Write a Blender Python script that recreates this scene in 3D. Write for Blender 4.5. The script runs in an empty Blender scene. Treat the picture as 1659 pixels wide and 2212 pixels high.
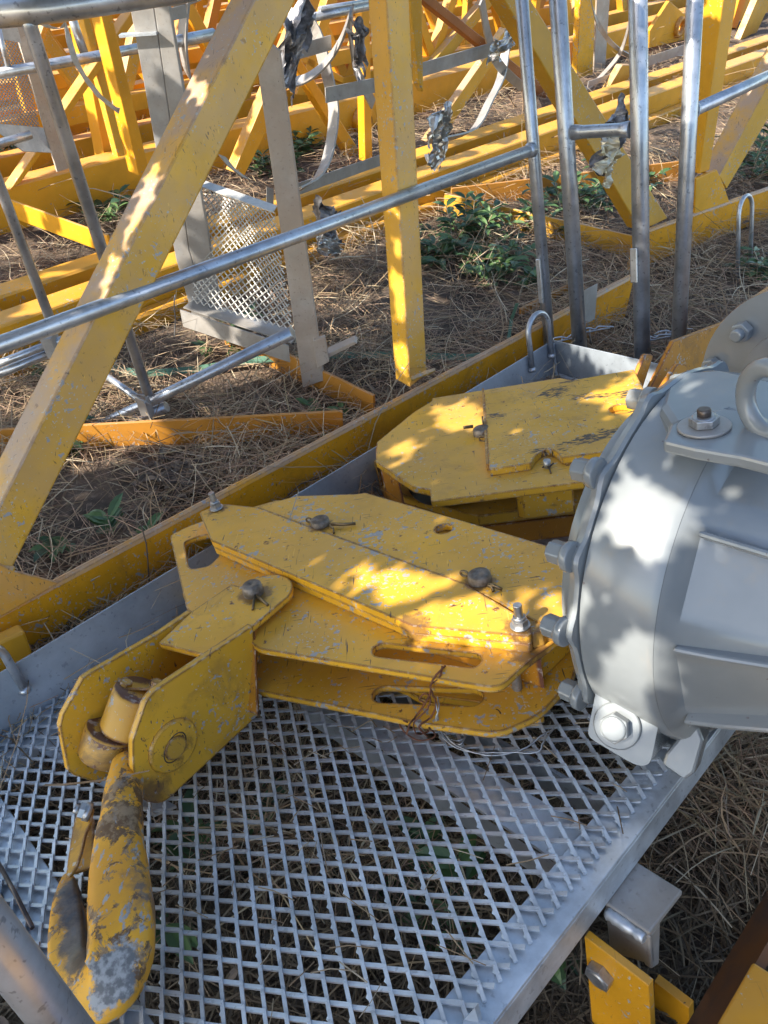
import bpy, bmesh, math, random
import numpy as np
from mathutils import Vector, Matrix
from mathutils.geometry import tessellate_polygon
R = math.radians
rnd = random.Random(7)
scn = bpy.context.scene
COL = scn.collection

# ------------------------------------------------------------------ camera, sky, sun, exposure
F = 1662.0; CH = 1.38; PIT = math.atan2(1481, 1662)
cam_d = bpy.data.cameras.new('camera'); cam = bpy.data.objects.new('camera', cam_d); COL.objects.link(cam)
cam.location = (0, 0, CH); cam.rotation_euler = (math.pi/2 - PIT, 0, 0)
cam_d.sensor_fit = 'VERTICAL'; cam_d.sensor_height = 36; cam_d.lens = 36*F/2212
cam_d.clip_start = 0.02; cam_d.clip_end = 300
scn.camera = cam
SUN = Vector((-0.80, -0.42, 0.66)).normalized()        # direction towards the sun
elev = math.asin(SUN.z)
w = bpy.data.worlds.new('World'); scn.world = w; w.use_nodes = True
nt = w.node_tree; bg = nt.nodes['Background']
sky = nt.nodes.new('ShaderNodeTexSky'); sky.sky_type = 'NISHITA'; sky.sun_disc = False
sky.sun_elevation = elev; sky.sun_rotation = math.atan2(SUN.x, SUN.y)
nt.links.new(sky.outputs[0], bg.inputs[0]); bg.inputs[1].default_value = 0.15
sl = bpy.data.lights.new('sun', 'SUN'); sl.energy = 4.0; sl.angle = R(0.45); sl.color = (1, 0.93, 0.82)
so = bpy.data.objects.new('sun', sl); COL.objects.link(so)
so.rotation_euler = SUN.to_track_quat('Z', 'Y').to_euler(); so.location = SUN*20
scn.view_settings.view_transform = 'Standard'; scn.view_settings.look = 'None'
scn.view_settings.gamma = 1; scn.view_settings.use_curve_mapping = False
scn.view_settings.exposure = 1.58

# ------------------------------------------------------------------ frames: world (z up) and the tilted platform
cP, sP = math.cos(PIT), math.sin(PIT)
def ray(u, v):
    x = (u-829.5)/F; y = -(v-1106)/F
    return Vector((x, cP+y*sP, -sP+y*cP))
CAM = Vector((0, 0, CH))
X1 = ray(3040, -375).normalized(); N = X1.cross(ray(-800, 540)).normalized()
if N.z < 0: N = -N
Y1 = N.cross(X1)
D = 0.95
NX = Vector((-X1.y, X1.x, 0))
UP = Vector((0, 0, 1))
def G(u, v, z=0.0):
    d = ray(u, v); return CAM + d*((z-CH)/d.z)
def Pp(u, v, h=0.0):
    d = ray(u, v); return CAM + d*(-(D-h)/d.dot(N))
def Dp(u, v, t): return CAM + ray(u, v)*t
def Pl(x, y, z=0.0): return CAM + X1*x + Y1*y + N*(z-D)
def loc(p):
    q = p-CAM; return Vector((q.dot(X1), q.dot(Y1), q.dot(N)+D))
def PP(u, v, p0, n):
    d = ray(u, v); return CAM + d*((p0-CAM).dot(n)/d.dot(n))
def Q(u, v, q):                       # pixel onto the vertical plane p.NX = q
    return PP(u, v, NX*q, NX)
def VY(u, v, y): return PP(u, v, Vector((0, y, 0)), Vector((0, 1, 0)))

# ------------------------------------------------------------------ materials
MATS = {}
def newmat(name):
    m = bpy.data.materials.new(name); m.use_nodes = True
    MATS[name] = m
    return m, m.node_tree, m.node_tree.nodes['Principled BSDF']
def nn(t, kind, **kw):
    n = t.nodes.new(kind)
    for k, v in kw.items():
        if k.startswith('i_'): n.inputs[int(k[2:])].default_value = v
        else: setattr(n, k, v)
    return n
def mathn(t, op, a, b=None, c=None, clamp=False):
    n = t.nodes.new('ShaderNodeMath'); n.operation = op; n.use_clamp = clamp
    for i, x in enumerate((a, b, c)):
        if x is None: continue
        if isinstance(x, (int, float)): n.inputs[i].default_value = x
        else: t.links.new(x, n.inputs[i])
    return n.outputs[0]
def ramp(t, x, lo, hi):
    n = t.nodes.new('ShaderNodeMapRange'); n.interpolation_type = 'SMOOTHSTEP'
    t.links.new(x, n.inputs[0]); n.inputs[1].default_value = lo; n.inputs[2].default_value = hi
    return n.outputs[0]
def noise(t, vec, scale, detail=3, rough=0.55, dist=0.0):
    n = t.nodes.new('ShaderNodeTexNoise'); n.inputs['Scale'].default_value = scale
    n.inputs['Detail'].default_value = detail; n.inputs['Roughness'].default_value = rough
    n.inputs['Distortion'].default_value = dist
    t.links.new(vec, n.inputs['Vector']); return n.outputs[0]
def mix(t, fac, a, b):
    n = t.nodes.new('ShaderNodeMix'); n.data_type = 'RGBA'
    if isinstance(fac, (int, float)): n.inputs[0].default_value = fac
    else: t.links.new(fac, n.inputs[0])
    for s, x in ((6, a), (7, b)):
        if isinstance(x, tuple): n.inputs[s].default_value = (*x[:3], 1)
        else: t.links.new(x, n.inputs[s])
    return n.outputs[2]
def mapping(t, vec, rot, scale):
    n = t.nodes.new('ShaderNodeMapping'); t.links.new(vec, n.inputs[0])
    n.inputs[2].default_value = rot; n.inputs[3].default_value = scale; return n.outputs[0]
def bump(t, h, strength, dist, p):
    n = t.nodes.new('ShaderNodeBump'); n.inputs[0].default_value = strength; n.inputs[1].default_value = dist
    t.links.new(h, n.inputs[2]); t.links.new(n.outputs[0], p.inputs['Normal'])

def paint(name, base, dust=0.0, chips=0.5, scr=0.3, edge=0.0, rough=0.38, dustcol=(0.46, 0.31, 0.20), var=0.25,
          chipcol=(0.32, 0.33, 0.33), scuff=0.0, grime=0.0, worn=0.0, pins=()):
    m, t, p = newmat(name)
    g = t.nodes.new('ShaderNodeNewGeometry'); pos = g.outputs['Position']
    sep = t.nodes.new('ShaderNodeSeparateXYZ'); t.links.new(g.outputs['True Normal'], sep.inputs[0])
    lo = noise(t, pos, 4, 4, 0.6)
    col = mix(t, ramp(t, lo, 0.3, 0.75), tuple(c*(1-var) for c in base), base)
    if grime:
        gm = mathn(t, 'MULTIPLY', ramp(t, noise(t, pos, 11, 6, 0.7, 0.6), 0.50, 0.68), grime)
        col = mix(t, gm, col, (0.13, 0.075, 0.035))
    if dust:
        up = ramp(t, sep.outputs[2], -0.05, 0.5)
        dn = ramp(t, noise(t, pos, 9, 5, 0.65), 0.25, 0.62)
        dm = mathn(t, 'MULTIPLY', mathn(t, 'MULTIPLY', up, dn), dust)
        col = mix(t, dm, col, dustcol)
    if scr:
        s1 = noise(t, mapping(t, pos, (0.3, 0.2, 0.7), (260, 16, 60)), 1, 2)
        s2 = noise(t, mapping(t, pos, (0.1, -0.4, -0.5), (16, 300, 60)), 1, 2)
        md = ramp(t, noise(t, pos, 13, 2), 0.42, 0.62)
        sm = mathn(t, 'MULTIPLY', mathn(t, 'MULTIPLY', ramp(t, mathn(t, 'MAXIMUM', s1, s2), 0.67, 0.72), md), scr*1.6, clamp=True)
        col = mix(t, sm, col, (0.10, 0.07, 0.05))
        s3 = noise(t, mapping(t, pos, (0.5, 0.1, 1.3), (240, 12, 50)), 1, 2)
        col = mix(t, mathn(t, 'MULTIPLY', mathn(t, 'MULTIPLY', ramp(t, s3, 0.69, 0.76), md), scr*.6, clamp=True), col, tuple(min(1, c*1.25+0.1) for c in base))
    if chips:
        c1 = noise(t, pos, 62, 3, 0.6, 0.4); cl = noise(t, pos, 7, 3)
        th = mathn(t, 'ADD', c1, mathn(t, 'MULTIPLY', cl, 0.42))
        cm = mathn(t, 'MULTIPLY', ramp(t, th, 0.93-0.09*chips, 0.955-0.09*chips), 0.9)
        col = mix(t, cm, col, chipcol)
        c2_ = noise(t, pos, 150, 2, 0.5); col = mix(t, mathn(t, 'MULTIPLY', ramp(t, mathn(t, 'ADD', c2_, mathn(t, 'MULTIPLY', cl, 0.35)), 0.90-0.06*chips, 0.925-0.06*chips), 0.8), col, (0.45, 0.44, 0.38))
        d1 = noise(t, pos, 34, 4, 0.6, 0.8)
        col = mix(t, ramp(t, d1, 0.735-0.03*chips, 0.755-0.03*chips), col, (0.09, 0.05, 0.035))
    if scuff:
        sf = noise(t, mapping(t, pos, (0, 0, 0.35), (60, 200, 60)), 1, 4, 0.6); sg = ramp(t, noise(t, mapping(t, pos, (0, 0, 0.6), (7, 13, 10)), 1, 2), 0.50, 0.66)
        col = mix(t, mathn(t, 'MULTIPLY', ramp(t, mathn(t, 'ADD', sf, mathn(t, 'MULTIPLY', sg, .22)), 0.66, 0.72), scuff, clamp=True), col, (0.03, 0.03, 0.03))
    for c_, r0_ in pins:      # grease and rust around pins and bolts
        v = nn(t, 'ShaderNodeVectorMath', operation='DISTANCE'); t.links.new(pos, v.inputs[0]); v.inputs[1].default_value = c_
        dd_ = mathn(t, 'ADD', v.outputs['Value'], mathn(t, 'MULTIPLY', mathn(t, 'SUBTRACT', noise(t, pos, 38, 5, .7), .5), .07))
        col = mix(t, mathn(t, 'MULTIPLY', ramp(t, dd_, r0_, r0_*.55), .75), col, (0.11, 0.055, 0.028))
    if worn:
        wn = noise(t, pos, 24, 6, 0.72, 0.5)
        col = mix(t, ramp(t, wn, 0.56-0.08*worn, 0.60-0.08*worn), col, (0.16, 0.10, 0.06))
        wn2 = noise(t, pos, 33, 5, 0.7, 0.3)
        col = mix(t, ramp(t, wn2, 0.62-0.06*worn, 0.66-0.06*worn), col, (0.30, 0.29, 0.29))
    if edge:
        bv = t.nodes.new('ShaderNodeBevel'); bv.samples = 4; bv.inputs[0].default_value = 0.007
        dt = t.nodes.new('ShaderNodeVectorMath'); dt.operation = 'DOT_PRODUCT'
        t.links.new(bv.outputs[0], dt.inputs[0]); t.links.new(g.outputs['True Normal'], dt.inputs[1])
        em = mathn(t, 'SUBTRACT', 1.0, dt.outputs['Value'])
        en = noise(t, pos, 45, 4, 0.7)
        em = mathn(t, 'ADD', mathn(t, 'MULTIPLY', em, 5.5), mathn(t, 'MULTIPLY', mathn(t, 'SUBTRACT', en, 0.5), 1.7))
        mm = mathn(t, 'MULTIPLY', ramp(t, em, 0.22, 0.36), edge)
        ec = mix(t, ramp(t, noise(t, pos, 60, 3), 0.53, 0.66), (0.12, 0.045, 0.03), (0.38, 0.33, 0.30))
        col = mix(t, mm, col, ec)
    t.links.new(col, p.inputs['Base Color'])
    rn = noise(t, pos, 20, 4)
    rr = mathn(t, 'MULTIPLY_ADD', rn, 0.25, rough-0.1)
    t.links.new(rr, p.inputs['Roughness'])
    bump(t, noise(t, pos, 120, 3), 0.12, 0.002, p)
    return m
def galv(name, base, metallic=0.75, rough=0.42, dust=0.0, dustcol=(0.30, 0.25, 0.20), spots=0.3, sp=14):
    m, t, p = newmat(name)
    g = t.nodes.new('ShaderNodeNewGeometry'); pos = g.outputs['Position']
    a = noise(t, pos, sp, 5, 0.65)
    col = mix(t, ramp(t, a, 0.3, 0.7), tuple(c*0.74 for c in base), tuple(min(1, c*1.14) for c in base))
    b = noise(t, pos, 95, 2)
    col = mix(t, mathn(t, 'MULTIPLY', ramp(t, b, 0.62, 0.70), spots), col, (0.10, 0.10, 0.11))
    met = metallic
    if dust:
        dm = mathn(t, 'MULTIPLY', ramp(t, noise(t, pos, 8, 5, 0.65), 0.2, 0.6), dust)
        col = mix(t, dm, col, dustcol)
        t.links.new(mathn(t, 'MULTIPLY', mathn(t, 'SUBTRACT', 1.0, dm), metallic), p.inputs['Metallic'])
    else: p.inputs['Metallic'].default_value = met
    t.links.new(col, p.inputs['Base Color'])
    t.links.new(mathn(t, 'MULTIPLY_ADD', a, 0.3, rough-0.15), p.inputs['Roughness'])
    bump(t, noise(t, pos, 60, 4), 0.15, 0.002, p)
    return m
def plain(name, c, rough=0.6, metallic=0.0, var=0.3, sc=30, c2=None, bmp=0.0):
    m, t, p = newmat(name)
    g = t.nodes.new('ShaderNodeNewGeometry'); pos = g.outputs['Position']
    a = ramp(t, noise(t, pos, sc, 4, 0.6), 0.3, 0.7)
    t.links.new(mix(t, a, c2 or tuple(x*(1-var) for x in c), c), p.inputs['Base Color'])
    p.inputs['Roughness'].default_value = rough; p.inputs['Metallic'].default_value = metallic
    if bmp: bump(t, noise(t, pos, sc*3, 4), bmp, 0.003, p)
    return m
def island(name, cols, rough=0.7, trans=0.0):
    m, t, p = newmat(name)
    g = t.nodes.new('ShaderNodeNewGeometry')
    cr = t.nodes.new('ShaderNodeValToRGB'); t.links.new(g.outputs['Random Per Island'], cr.inputs[0])
    e = cr.color_ramp.elements
    while len(e) < len(cols): e.new(0.5)
    for i, c in enumerate(cols): e[i].position = i/(len(cols)-1); e[i].color = (*c, 1)
    t.links.new(cr.outputs[0], p.inputs['Base Color']); p.inputs['Roughness'].default_value = rough
    return m

YEL = (0.84, 0.43, 0.022)
paint('yellow_near', YEL, dust=1.0, chips=0.6, scr=0.5, edge=0.5, rough=0.42)
paint('yellow_chord', (0.86, 0.37, 0.010), dust=0.9, chips=0.7, scr=0.5, edge=0.6, rough=0.42, grime=0.25)  # redder than the other yellows: warm bounce light mixed into the colour
paint('yellow_beam', (0.82, 0.38, 0.015), dust=0.15, chips=0.35, scr=0.2, rough=0.40)
paint('yellow_far', (0.84, 0.38, 0.015), dust=0.45, chips=0.1, scr=0.1, rough=0.42)
paint('yellow_dusty', (0.72, 0.38, 0.03), dust=0.85, chips=0.7, scr=0.2, rough=0.5)
paint('orange_flat', (0.62, 0.26, 0.03), dust=0.3, chips=0.25, scr=0.2, rough=0.5)
paint('brown_paint', (0.30, 0.10, 0.015), dust=0.1, chips=0.2, scr=0.1, rough=0.5)
paint('yellow_block', YEL, dust=0.15, chips=1.0, scr=0.9, grime=0.12, edge=1.0, rough=0.34, pins=[(Pp(693, 1133, .186), .030), (Pp(1037, 1254, .186), .032), (Pp(1124, 1352, .187), .03), (Pp(468, 1098, .187), .028), (Pp(890, 1360, .175), .035), (Pp(1140, 1400, .155), .035)])
paint('yellow_yoke', YEL, dust=0.1, chips=0.95, scr=0.9, edge=1.0, rough=0.36, grime=0.35, pins=[(Pp(551, 1283, .176), .036), (Pp(374, 1612, .08), .030), (Pp(300, 1720, .03), .06), (Pp(300, 1520, .12), .035)])
paint('yellow_grimy', (0.66, 0.34, 0.02), dust=0.15, chips=0.9, scr=0.4, edge=0.9, rough=0.45, grime=0.7)
paint('yellow_sheave', (0.78, 0.42, 0.02), dust=0.25, chips=0.5, scr=0.9, edge=1.0, rough=0.42, grime=0.25)
paint('yellow_scuffed', (0.78, 0.42, 0.02), dust=0.15, chips=0.6, scr=1.0, edge=1.0, rough=0.42, grime=0.3, scuff=0.95)
def hookmat():
    m, t, p = newmat('hook_paint')
    g = t.nodes.new('ShaderNodeNewGeometry'); pos = g.outputs['Position']
    col = mix(t, ramp(t, noise(t, pos, 10, 4), .3, .7), (0.62, 0.28, 0.015), (0.76, 0.37, 0.02))
    def near(c, r0, r1, amp=.03, sc=45):
        v = nn(t, 'ShaderNodeVectorMath', operation='DISTANCE'); t.links.new(pos, v.inputs[0]); v.inputs[1].default_value = c
        d = mathn(t, 'ADD', v.outputs['Value'], mathn(t, 'MULTIPLY', mathn(t, 'SUBTRACT', noise(t, pos, sc, 5, .7), .5), amp*3))
        return ramp(t, d, r1, r0)
    chip = noise(t, mapping(t, pos, (0, 0, .4), (1.6, .8, 1)), 48, 4, .65)
    col = mix(t, ramp(t, chip, .585, .61), col, (0.34, 0.33, 0.31))
    br = noise(t, pos, 26, 6, .75, .4)
    neck = near(Pp(262, 1730, .11), .03, .075, .03)
    col = mix(t, mathn(t, 'MULTIPLY', ramp(t, mathn(t, 'ADD', br, mathn(t, 'MULTIPLY', neck, .085)), .53, .58), .9), col, mix(t, ramp(t, noise(t, pos, 55, 4, .7), .42, .6), (0.075, 0.04, 0.025), (0.26, 0.18, 0.11)))
    e = near(Pp(322, 1960, .05), .02, .055, .035, 30); col = mix(t, mathn(t, 'MULTIPLY', e, .75), col, (0.14, 0.095, 0.07))
    cem = near(Pp(222, 2105, .10), .045, .056, .035, 30); col = mix(t, cem, col, mix(t, ramp(t, noise(t, pos, 90, 4), .4, .6), (0.13, 0.13, 0.13), (0.33, 0.33, 0.32)))
    thr = near(Pp(160, 1905, .045), .028, .040, .010, 40)
    for q, ra in ((Pp(163, 1955, .05), .036), (Pp(166, 2005, .055), .038), (Pp(172, 2048, .06), .036)): thr = mathn(t, 'MAXIMUM', thr, near(q, ra-.010, ra+.002, .010, 40))
    dk = mix(t, ramp(t, noise(t, pos, 30, 5, .7), .35, .7), (0.028, 0.024, 0.026), (0.13, 0.10, 0.08))
    col = mix(t, mathn(t, 'MULTIPLY', thr, .95), col, dk)
    t.links.new(col, p.inputs['Base Color']); t.links.new(mathn(t, 'MULTIPLY_ADD', thr, -.22, .52), p.inputs['Roughness'])
    bump(t, mathn(t, 'ADD', noise(t, pos, 60, 5, .7), mathn(t, 'ADD', chip, mathn(t, 'MULTIPLY', cem, mathn(t, 'MULTIPLY', noise(t, pos, 120, 4), 1.5)))), .6, .004, p)
hookmat()
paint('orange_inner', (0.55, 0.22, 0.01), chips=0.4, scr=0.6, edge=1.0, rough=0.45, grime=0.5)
galv('galvanised', (0.58, 0.62, 0.66), metallic=0.6, rough=0.45)
galv('galv_tube', (0.50, 0.52, 0.55), rough=0.34, spots=0.5)
galv('galv_plate', (0.38, 0.42, 0.46), metallic=0.35, rough=0.45, sp=5)
galv('galv_dusty', (0.38, 0.38, 0.38), metallic=0.6, rough=0.5, dust=0.55, dustcol=(0.33, 0.28, 0.22))
galv('cream_post', (0.50, 0.46, 0.40), metallic=0.25, rough=0.55, dust=0.8, dustcol=(0.42, 0.33, 0.25), spots=0.7)
galv('checker', (0.38, 0.41, 0.46), rough=0.38)
galv('mesh_white', (0.55, 0.54, 0.50), metallic=0.3, rough=0.5)
galv('bolt_zinc', (0.42, 0.42, 0.42), rough=0.35, spots=0.5, sp=60)
plain('pin_steel', (0.12, 0.095, 0.07), 0.55, 0.5, sc=60, c2=(0.27, 0.23, 0.19), bmp=0.3)
plain('cotter', (0.22, 0.16, 0.09), 0.45, 0.7, sc=80)
plain('dark_steel', (0.06, 0.048, 0.045), 0.35, 0.6, sc=30, c2=(0.14, 0.11, 0.09), bmp=0.2)
plain('rust_wire', (0.26, 0.09, 0.035), 0.7, 0.3, sc=80, c2=(0.10, 0.045, 0.03))
plain('rust_beam', (0.22, 0.09, 0.03), 0.6, 0.2, sc=7, c2=(0.06, 0.06, 0.065), bmp=0.2)
plain('dark_sheave', (0.05, 0.055, 0.055), 0.5, 0.3, sc=20)
plain('foil', (0.62, 0.61, 0.58), 0.28, 0.85, sc=25, c2=(0.35, 0.33, 0.30), bmp=0.3)
plain('foil_dark', (0.06, 0.055, 0.055), 0.4, 0.5, sc=22, c2=(0.42, 0.41, 0.42), bmp=0.4)
plain('foil_gold', (0.55, 0.42, 0.20), 0.35, 0.6, sc=25, c2=(0.70, 0.66, 0.55), bmp=0.3)
plain('strap_green', (0.10, 0.22, 0.15), 0.5, 0.0, sc=12)
plain('bark', (0.13, 0.09, 0.06), 0.9, 0, sc=20, bmp=0.5)
# gearbox paint: glossy grey brushed on thick, a primer scar and grease
def gearpaint():
    m, t, p = newmat('gear_paint')
    g = t.nodes.new('ShaderNodeNewGeometry'); pos = g.outputs['Position']
    a = ramp(t, noise(t, pos, 6, 4), 0.3, 0.7)
    col = mix(t, a, (0.185, 0.20, 0.205), (0.235, 0.25, 0.25))
    c = noise(t, pos, 70, 3); col = mix(t, ramp(t, c, 0.73, 0.75), col, (0.14, 0.13, 0.13))
    gr = mathn(t, 'MULTIPLY', ramp(t, noise(t, pos, 9, 5, 0.65), 0.52, 0.75), 0.55); col = mix(t, gr, col, (0.30, 0.25, 0.18))
    t.links.new(col, p.inputs['Base Color'])
    p.inputs['Roughness'].default_value = 0.24; p.inputs['Coat Weight'].default_value = 0.3; p.inputs['Coat Roughness'].default_value = 0.15
    h = mathn(t, 'ADD', noise(t, pos, 22, 4), mathn(t, 'MULTIPLY', noise(t, pos, 130, 4, .7), 0.5))
    bump(t, h, 0.75, 0.009, p)
gearpaint()
def soilmat():
    m, t, p = newmat('soil')
    g = t.nodes.new('ShaderNodeNewGeometry'); pos = g.outputs['Position']
    a = noise(t, pos, 5, 8, 0.7)
    col = mix(t, ramp(t, a, 0.35, 0.65), (0.045, 0.033, 0.024), (0.15, 0.105, 0.072))
    b = noise(t, pos, 60, 6, 0.7)
    col = mix(t, ramp(t, b, 0.5, 0.7), col, (0.22, 0.16, 0.11))
    t.links.new(col, p.inputs['Base Color']); p.inputs['Roughness'].default_value = 0.95
    bump(t, mathn(t, 'ADD', a, b), 0.9, 0.03, p)
soilmat()
island('straw', [(0.16, 0.10, 0.055), (0.30, 0.20, 0.11), (0.42, 0.30, 0.18), (0.24, 0.18, 0.09), (0.58, 0.48, 0.33)], 0.75)
island('straw_shaded', [(0.045, 0.03, 0.018), (0.10, 0.07, 0.04), (0.16, 0.12, 0.07), (0.07, 0.05, 0.03), (0.24, 0.18, 0.11)], 0.8)  # straw colours darkened to paint in the shade under the deck
island('needles', [(0.18, 0.105, 0.06), (0.32, 0.20, 0.125), (0.42, 0.28, 0.19), (0.24, 0.15, 0.09)], 0.75)
island('stalks', [(0.36, 0.27, 0.16), (0.20, 0.12, 0.06), (0.48, 0.40, 0.28)], 0.7)
island('leaf', [(0.028, 0.065, 0.022), (0.055, 0.11, 0.035), (0.09, 0.16, 0.05), (0.04, 0.085, 0.04)], 0.45)
island('litter', [(0.10, 0.07, 0.05), (0.20, 0.15, 0.11), (0.06, 0.04, 0.03)], 0.8)
island('canopy_leaf', [(0.04, 0.08, 0.03), (0.06, 0.11, 0.035)], 0.6)

# ------------------------------------------------------------------ mesh helpers
class MB:
    def __init__(s): s.v = []; s.f = []; s.smooth = set(); s.mi = {}
    def add(s, vs, fs, smooth=False, mi=0):
        b = len(s.v); s.v += [Vector(x) for x in vs]
        for f in fs:
            if smooth: s.smooth.add(len(s.f))
            if mi: s.mi[len(s.f)] = mi
            s.f.append([b+i for i in f])
        return s
    def quadprism(s, quad, e, mi=0):
        n = len(quad); e = Vector(e)
        vs = list(quad)+[Vector(q)+e for q in quad]
        return s.add(vs, [list(range(n))[::-1], list(range(n, 2*n))]+[[i, (i+1) % n, n+(i+1) % n, n+i] for i in range(n)], mi=mi)
    def plate(s, outer, e, holes=()):
        e = Vector(e); loops = [list(map(Vector, outer))]+[list(map(Vector, h)) for h in holes]
        tri = tessellate_polygon(loops); flat = [p for l in loops for p in l]; n = len(flat)
        fs = [list(t)[::-1] for t in tri]+[[i+n for i in t] for t in tri]
        b = 0
        for l in loops:
            k = len(l)
            fs += [[b+i, b+(i+1) % k, n+b+(i+1) % k, n+b+i] for i in range(k)]; b += k
        return s.add(flat+[p+e for p in flat], fs)
    def box(s, o, ax, ay, az):            # corner + three edge vectors
        o, ax, ay, az = map(Vector, (o, ax, ay, az))
        return s.quadprism([o, o+ax, o+ax+ay, o+ay], az)
    def tube(s, pts, r, seg=12, cap=True, rr=None, flat=1.0, smooth=True):
        pts = [Vector(p) for p in pts]; n = len(pts); vs = []
        t0 = (pts[1]-pts[0]).normalized(); a = t0.orthogonal().normalized()
        if flat != 1.0:
            a = (Vector((0, 0, 1))-t0*t0.z); a = a.normalized() if a.length > 1e-3 else t0.orthogonal().normalized()
        for i, p in enumerate(pts):
            t = (pts[min(i+1, n-1)]-pts[max(i-1, 0)])
            if t.length < 1e-9: t = t0
            t.normalize(); a = (a-t*a.dot(t)).normalized(); b = t.cross(a)
            q = rr[i] if rr else r
            for k in range(seg):
                an = 2*math.pi*k/seg; vs.append(p+a*math.cos(an)*q+b*math.sin(an)*q*flat)
        fs = [[i*seg+k, i*seg+(k+1) % seg, (i+1)*seg+(k+1) % seg, (i+1)*seg+k] for i in range(n-1) for k in range(seg)]
        b0 = len(s.f); s.add(vs, fs, smooth)
        if cap:
            b = len(s.v)-len(vs)
            s.f.append([b+k for k in range(seg)][::-1]); s.f.append([b+(n-1)*seg+k for k in range(seg)])
        return s
    def cyl(s, p, ax, r, h, seg=24, smooth=True): return s.tube([Vector(p), Vector(p)+Vector(ax).normalized()*h], r, seg, smooth=smooth)
    def lathe(s, p, ax, prof, seg=32, smooth=True):   # prof: list of (r, h)
        return s.tube([Vector(p)+Vector(ax).normalized()*h for r_, h in prof], 0, seg, rr=[r_ for r_, h in prof], smooth=smooth) if all(prof[i][1] < prof[i+1][1] for i in range(len(prof)-1)) else s._lathe(p, ax, prof, seg, smooth)
    def _lathe(s, p, ax, prof, seg, smooth):
        p = Vector(p); ax = Vector(ax).normalized(); a = ax.orthogonal().normalized(); b = ax.cross(a); vs = []
        for r_, h in prof:
            for k in range(seg):
                an = 2*math.pi*k/seg; vs.append(p+ax*h+a*math.cos(an)*r_+b*math.sin(an)*r_)
        n = len(prof)
        fs = [[i*seg+k, i*seg+(k+1) % seg, (i+1)*seg+(k+1) % seg, (i+1)*seg+k] for i in range(n-1) for k in range(seg)]
        s.add(vs, fs, smooth); return s
    def strip(s, pts, wv, th):            # ribbon with width vector(s) and thickness
        pts = [Vector(p) for p in pts]; n = len(pts); vs = []
        for i, p in enumerate(pts):
            t = (pts[min(i+1, n-1)]-pts[max(i-1, 0)]).normalized()
            wq = Vector(wv[i]) if isinstance(wv, list) else Vector(wv)
            nr = t.cross(wq).normalized()*th*0.5
            vs += [p-wq/2-nr, p+wq/2-nr, p+wq/2+nr, p-wq/2+nr]
        fs = [[i*4+k, i*4+(k+1) % 4, (i+1)*4+(k+1) % 4, (i+1)*4+k] for i in range(n-1) for k in range(4)]
        fs += [[3, 2, 1, 0], [(n-1)*4+k for k in range(4)]]
        return s.add(vs, fs)
    def build(s, name, mat, parent=None, bevel=0.0, subs=0, mats=None, fix=True):
        o0 = Vector(parent.location) if parent is not None and parent.type == 'EMPTY' else None
        if parent is not None and parent.type != 'EMPTY': o0 = Vector(parent['_o'])
        if o0 is None:
            o0 = Vector((sum(v.x for v in s.v)/len(s.v), sum(v.y for v in s.v)/len(s.v), min(v.z for v in s.v)))
        me = bpy.data.meshes.new(name); me.from_pydata([v-o0 for v in s.v], [], s.f); me.update()
        if fix:
            bm = bmesh.new(); bm.from_mesh(me); bmesh.ops.recalc_face_normals(bm, faces=bm.faces); bm.to_mesh(me); bm.free()
        for i in s.smooth:
            if i < len(me.polygons): me.polygons[i].use_smooth = True
        for mt in (mats or [mat]): me.materials.append(MATS[mt])
        for i, k in s.mi.items(): me.polygons[i].material_index = k
        o = bpy.data.objects.new(name, me); COL.objects.link(o)
        o['_o'] = list(o0)
        if parent is None: o.location = o0
        else: o.parent = parent
        if bevel:
            b = o.modifiers.new('bevel', 'BEVEL'); b.width = bevel; b.segments = 2; b.limit_method = 'ANGLE'; b.angle_limit = R(35)
            b.harden_normals = False
        if subs:
            q = o.modifiers.new('subsurf', 'SUBSURF'); q.levels = subs; q.render_levels = subs
        return o
def thing(name, p, label, cat, group=None):
    o = bpy.data.objects.new(name, None); COL.objects.link(o); o.location = p; o.empty_display_size = 0.1
    o['label'] = label; o['category'] = cat
    if group: o['group'] = group
    return o
def tag(o, label=None, cat=None, group=None, kind=None):
    if label: o['label'] = label
    if cat: o['category'] = cat
    if group: o['group'] = group
    if kind: o['kind'] = kind
    return o
def circ(c, ax, r, n=20, a0=0, a1=360):
    ax = Vector(ax).normalized(); a = (X1-ax*X1.dot(ax)); a = a.normalized() if a.length > .1 else ax.orthogonal().normalized(); b = ax.cross(a)
    m = n if a1-a0 >= 360 else n-1
    return [Vector(c)+a*math.cos(R(a0+(a1-a0)*k/m))*r+b*math.sin(R(a0+(a1-a0)*k/m))*r for k in range(n)]
def capsule(c1, c2, r, ax, n=9):
    c1, c2 = Vector(c1), Vector(c2); d = (c2-c1).normalized(); s = Vector(ax).normalized().cross(d); out = []
    for k in range(n):
        a = math.pi/2+math.pi*k/(n-1); out.append(c1+d*math.cos(a)*r+s*math.sin(a)*r)
    for k in range(n):
        a = -math.pi/2+math.pi*k/(n-1); out.append(c2+d*math.cos(a)*r+s*math.sin(a)*r)
    return out
def rounded(pts, rad, n=5):
    out = []; m = len(pts)
    for i in range(m):
        p, a, b = Vector(pts[i]), Vector(pts[i-1]), Vector(pts[(i+1) % m])
        r_ = rad[i] if isinstance(rad, (list, tuple)) else rad
        if r_ <= 0: out.append(p); continue
        u = (a-p); v = (b-p); ru = min(r_, u.length*0.45); rv = min(r_, v.length*0.45)
        p0 = p+u.normalized()*ru; p1 = p+v.normalized()*rv
        for k in range(n):
            t = k/(n-1); out.append(p0*(1-t)**2+p*2*t*(1-t)+p1*t*t)
    return out
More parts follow.
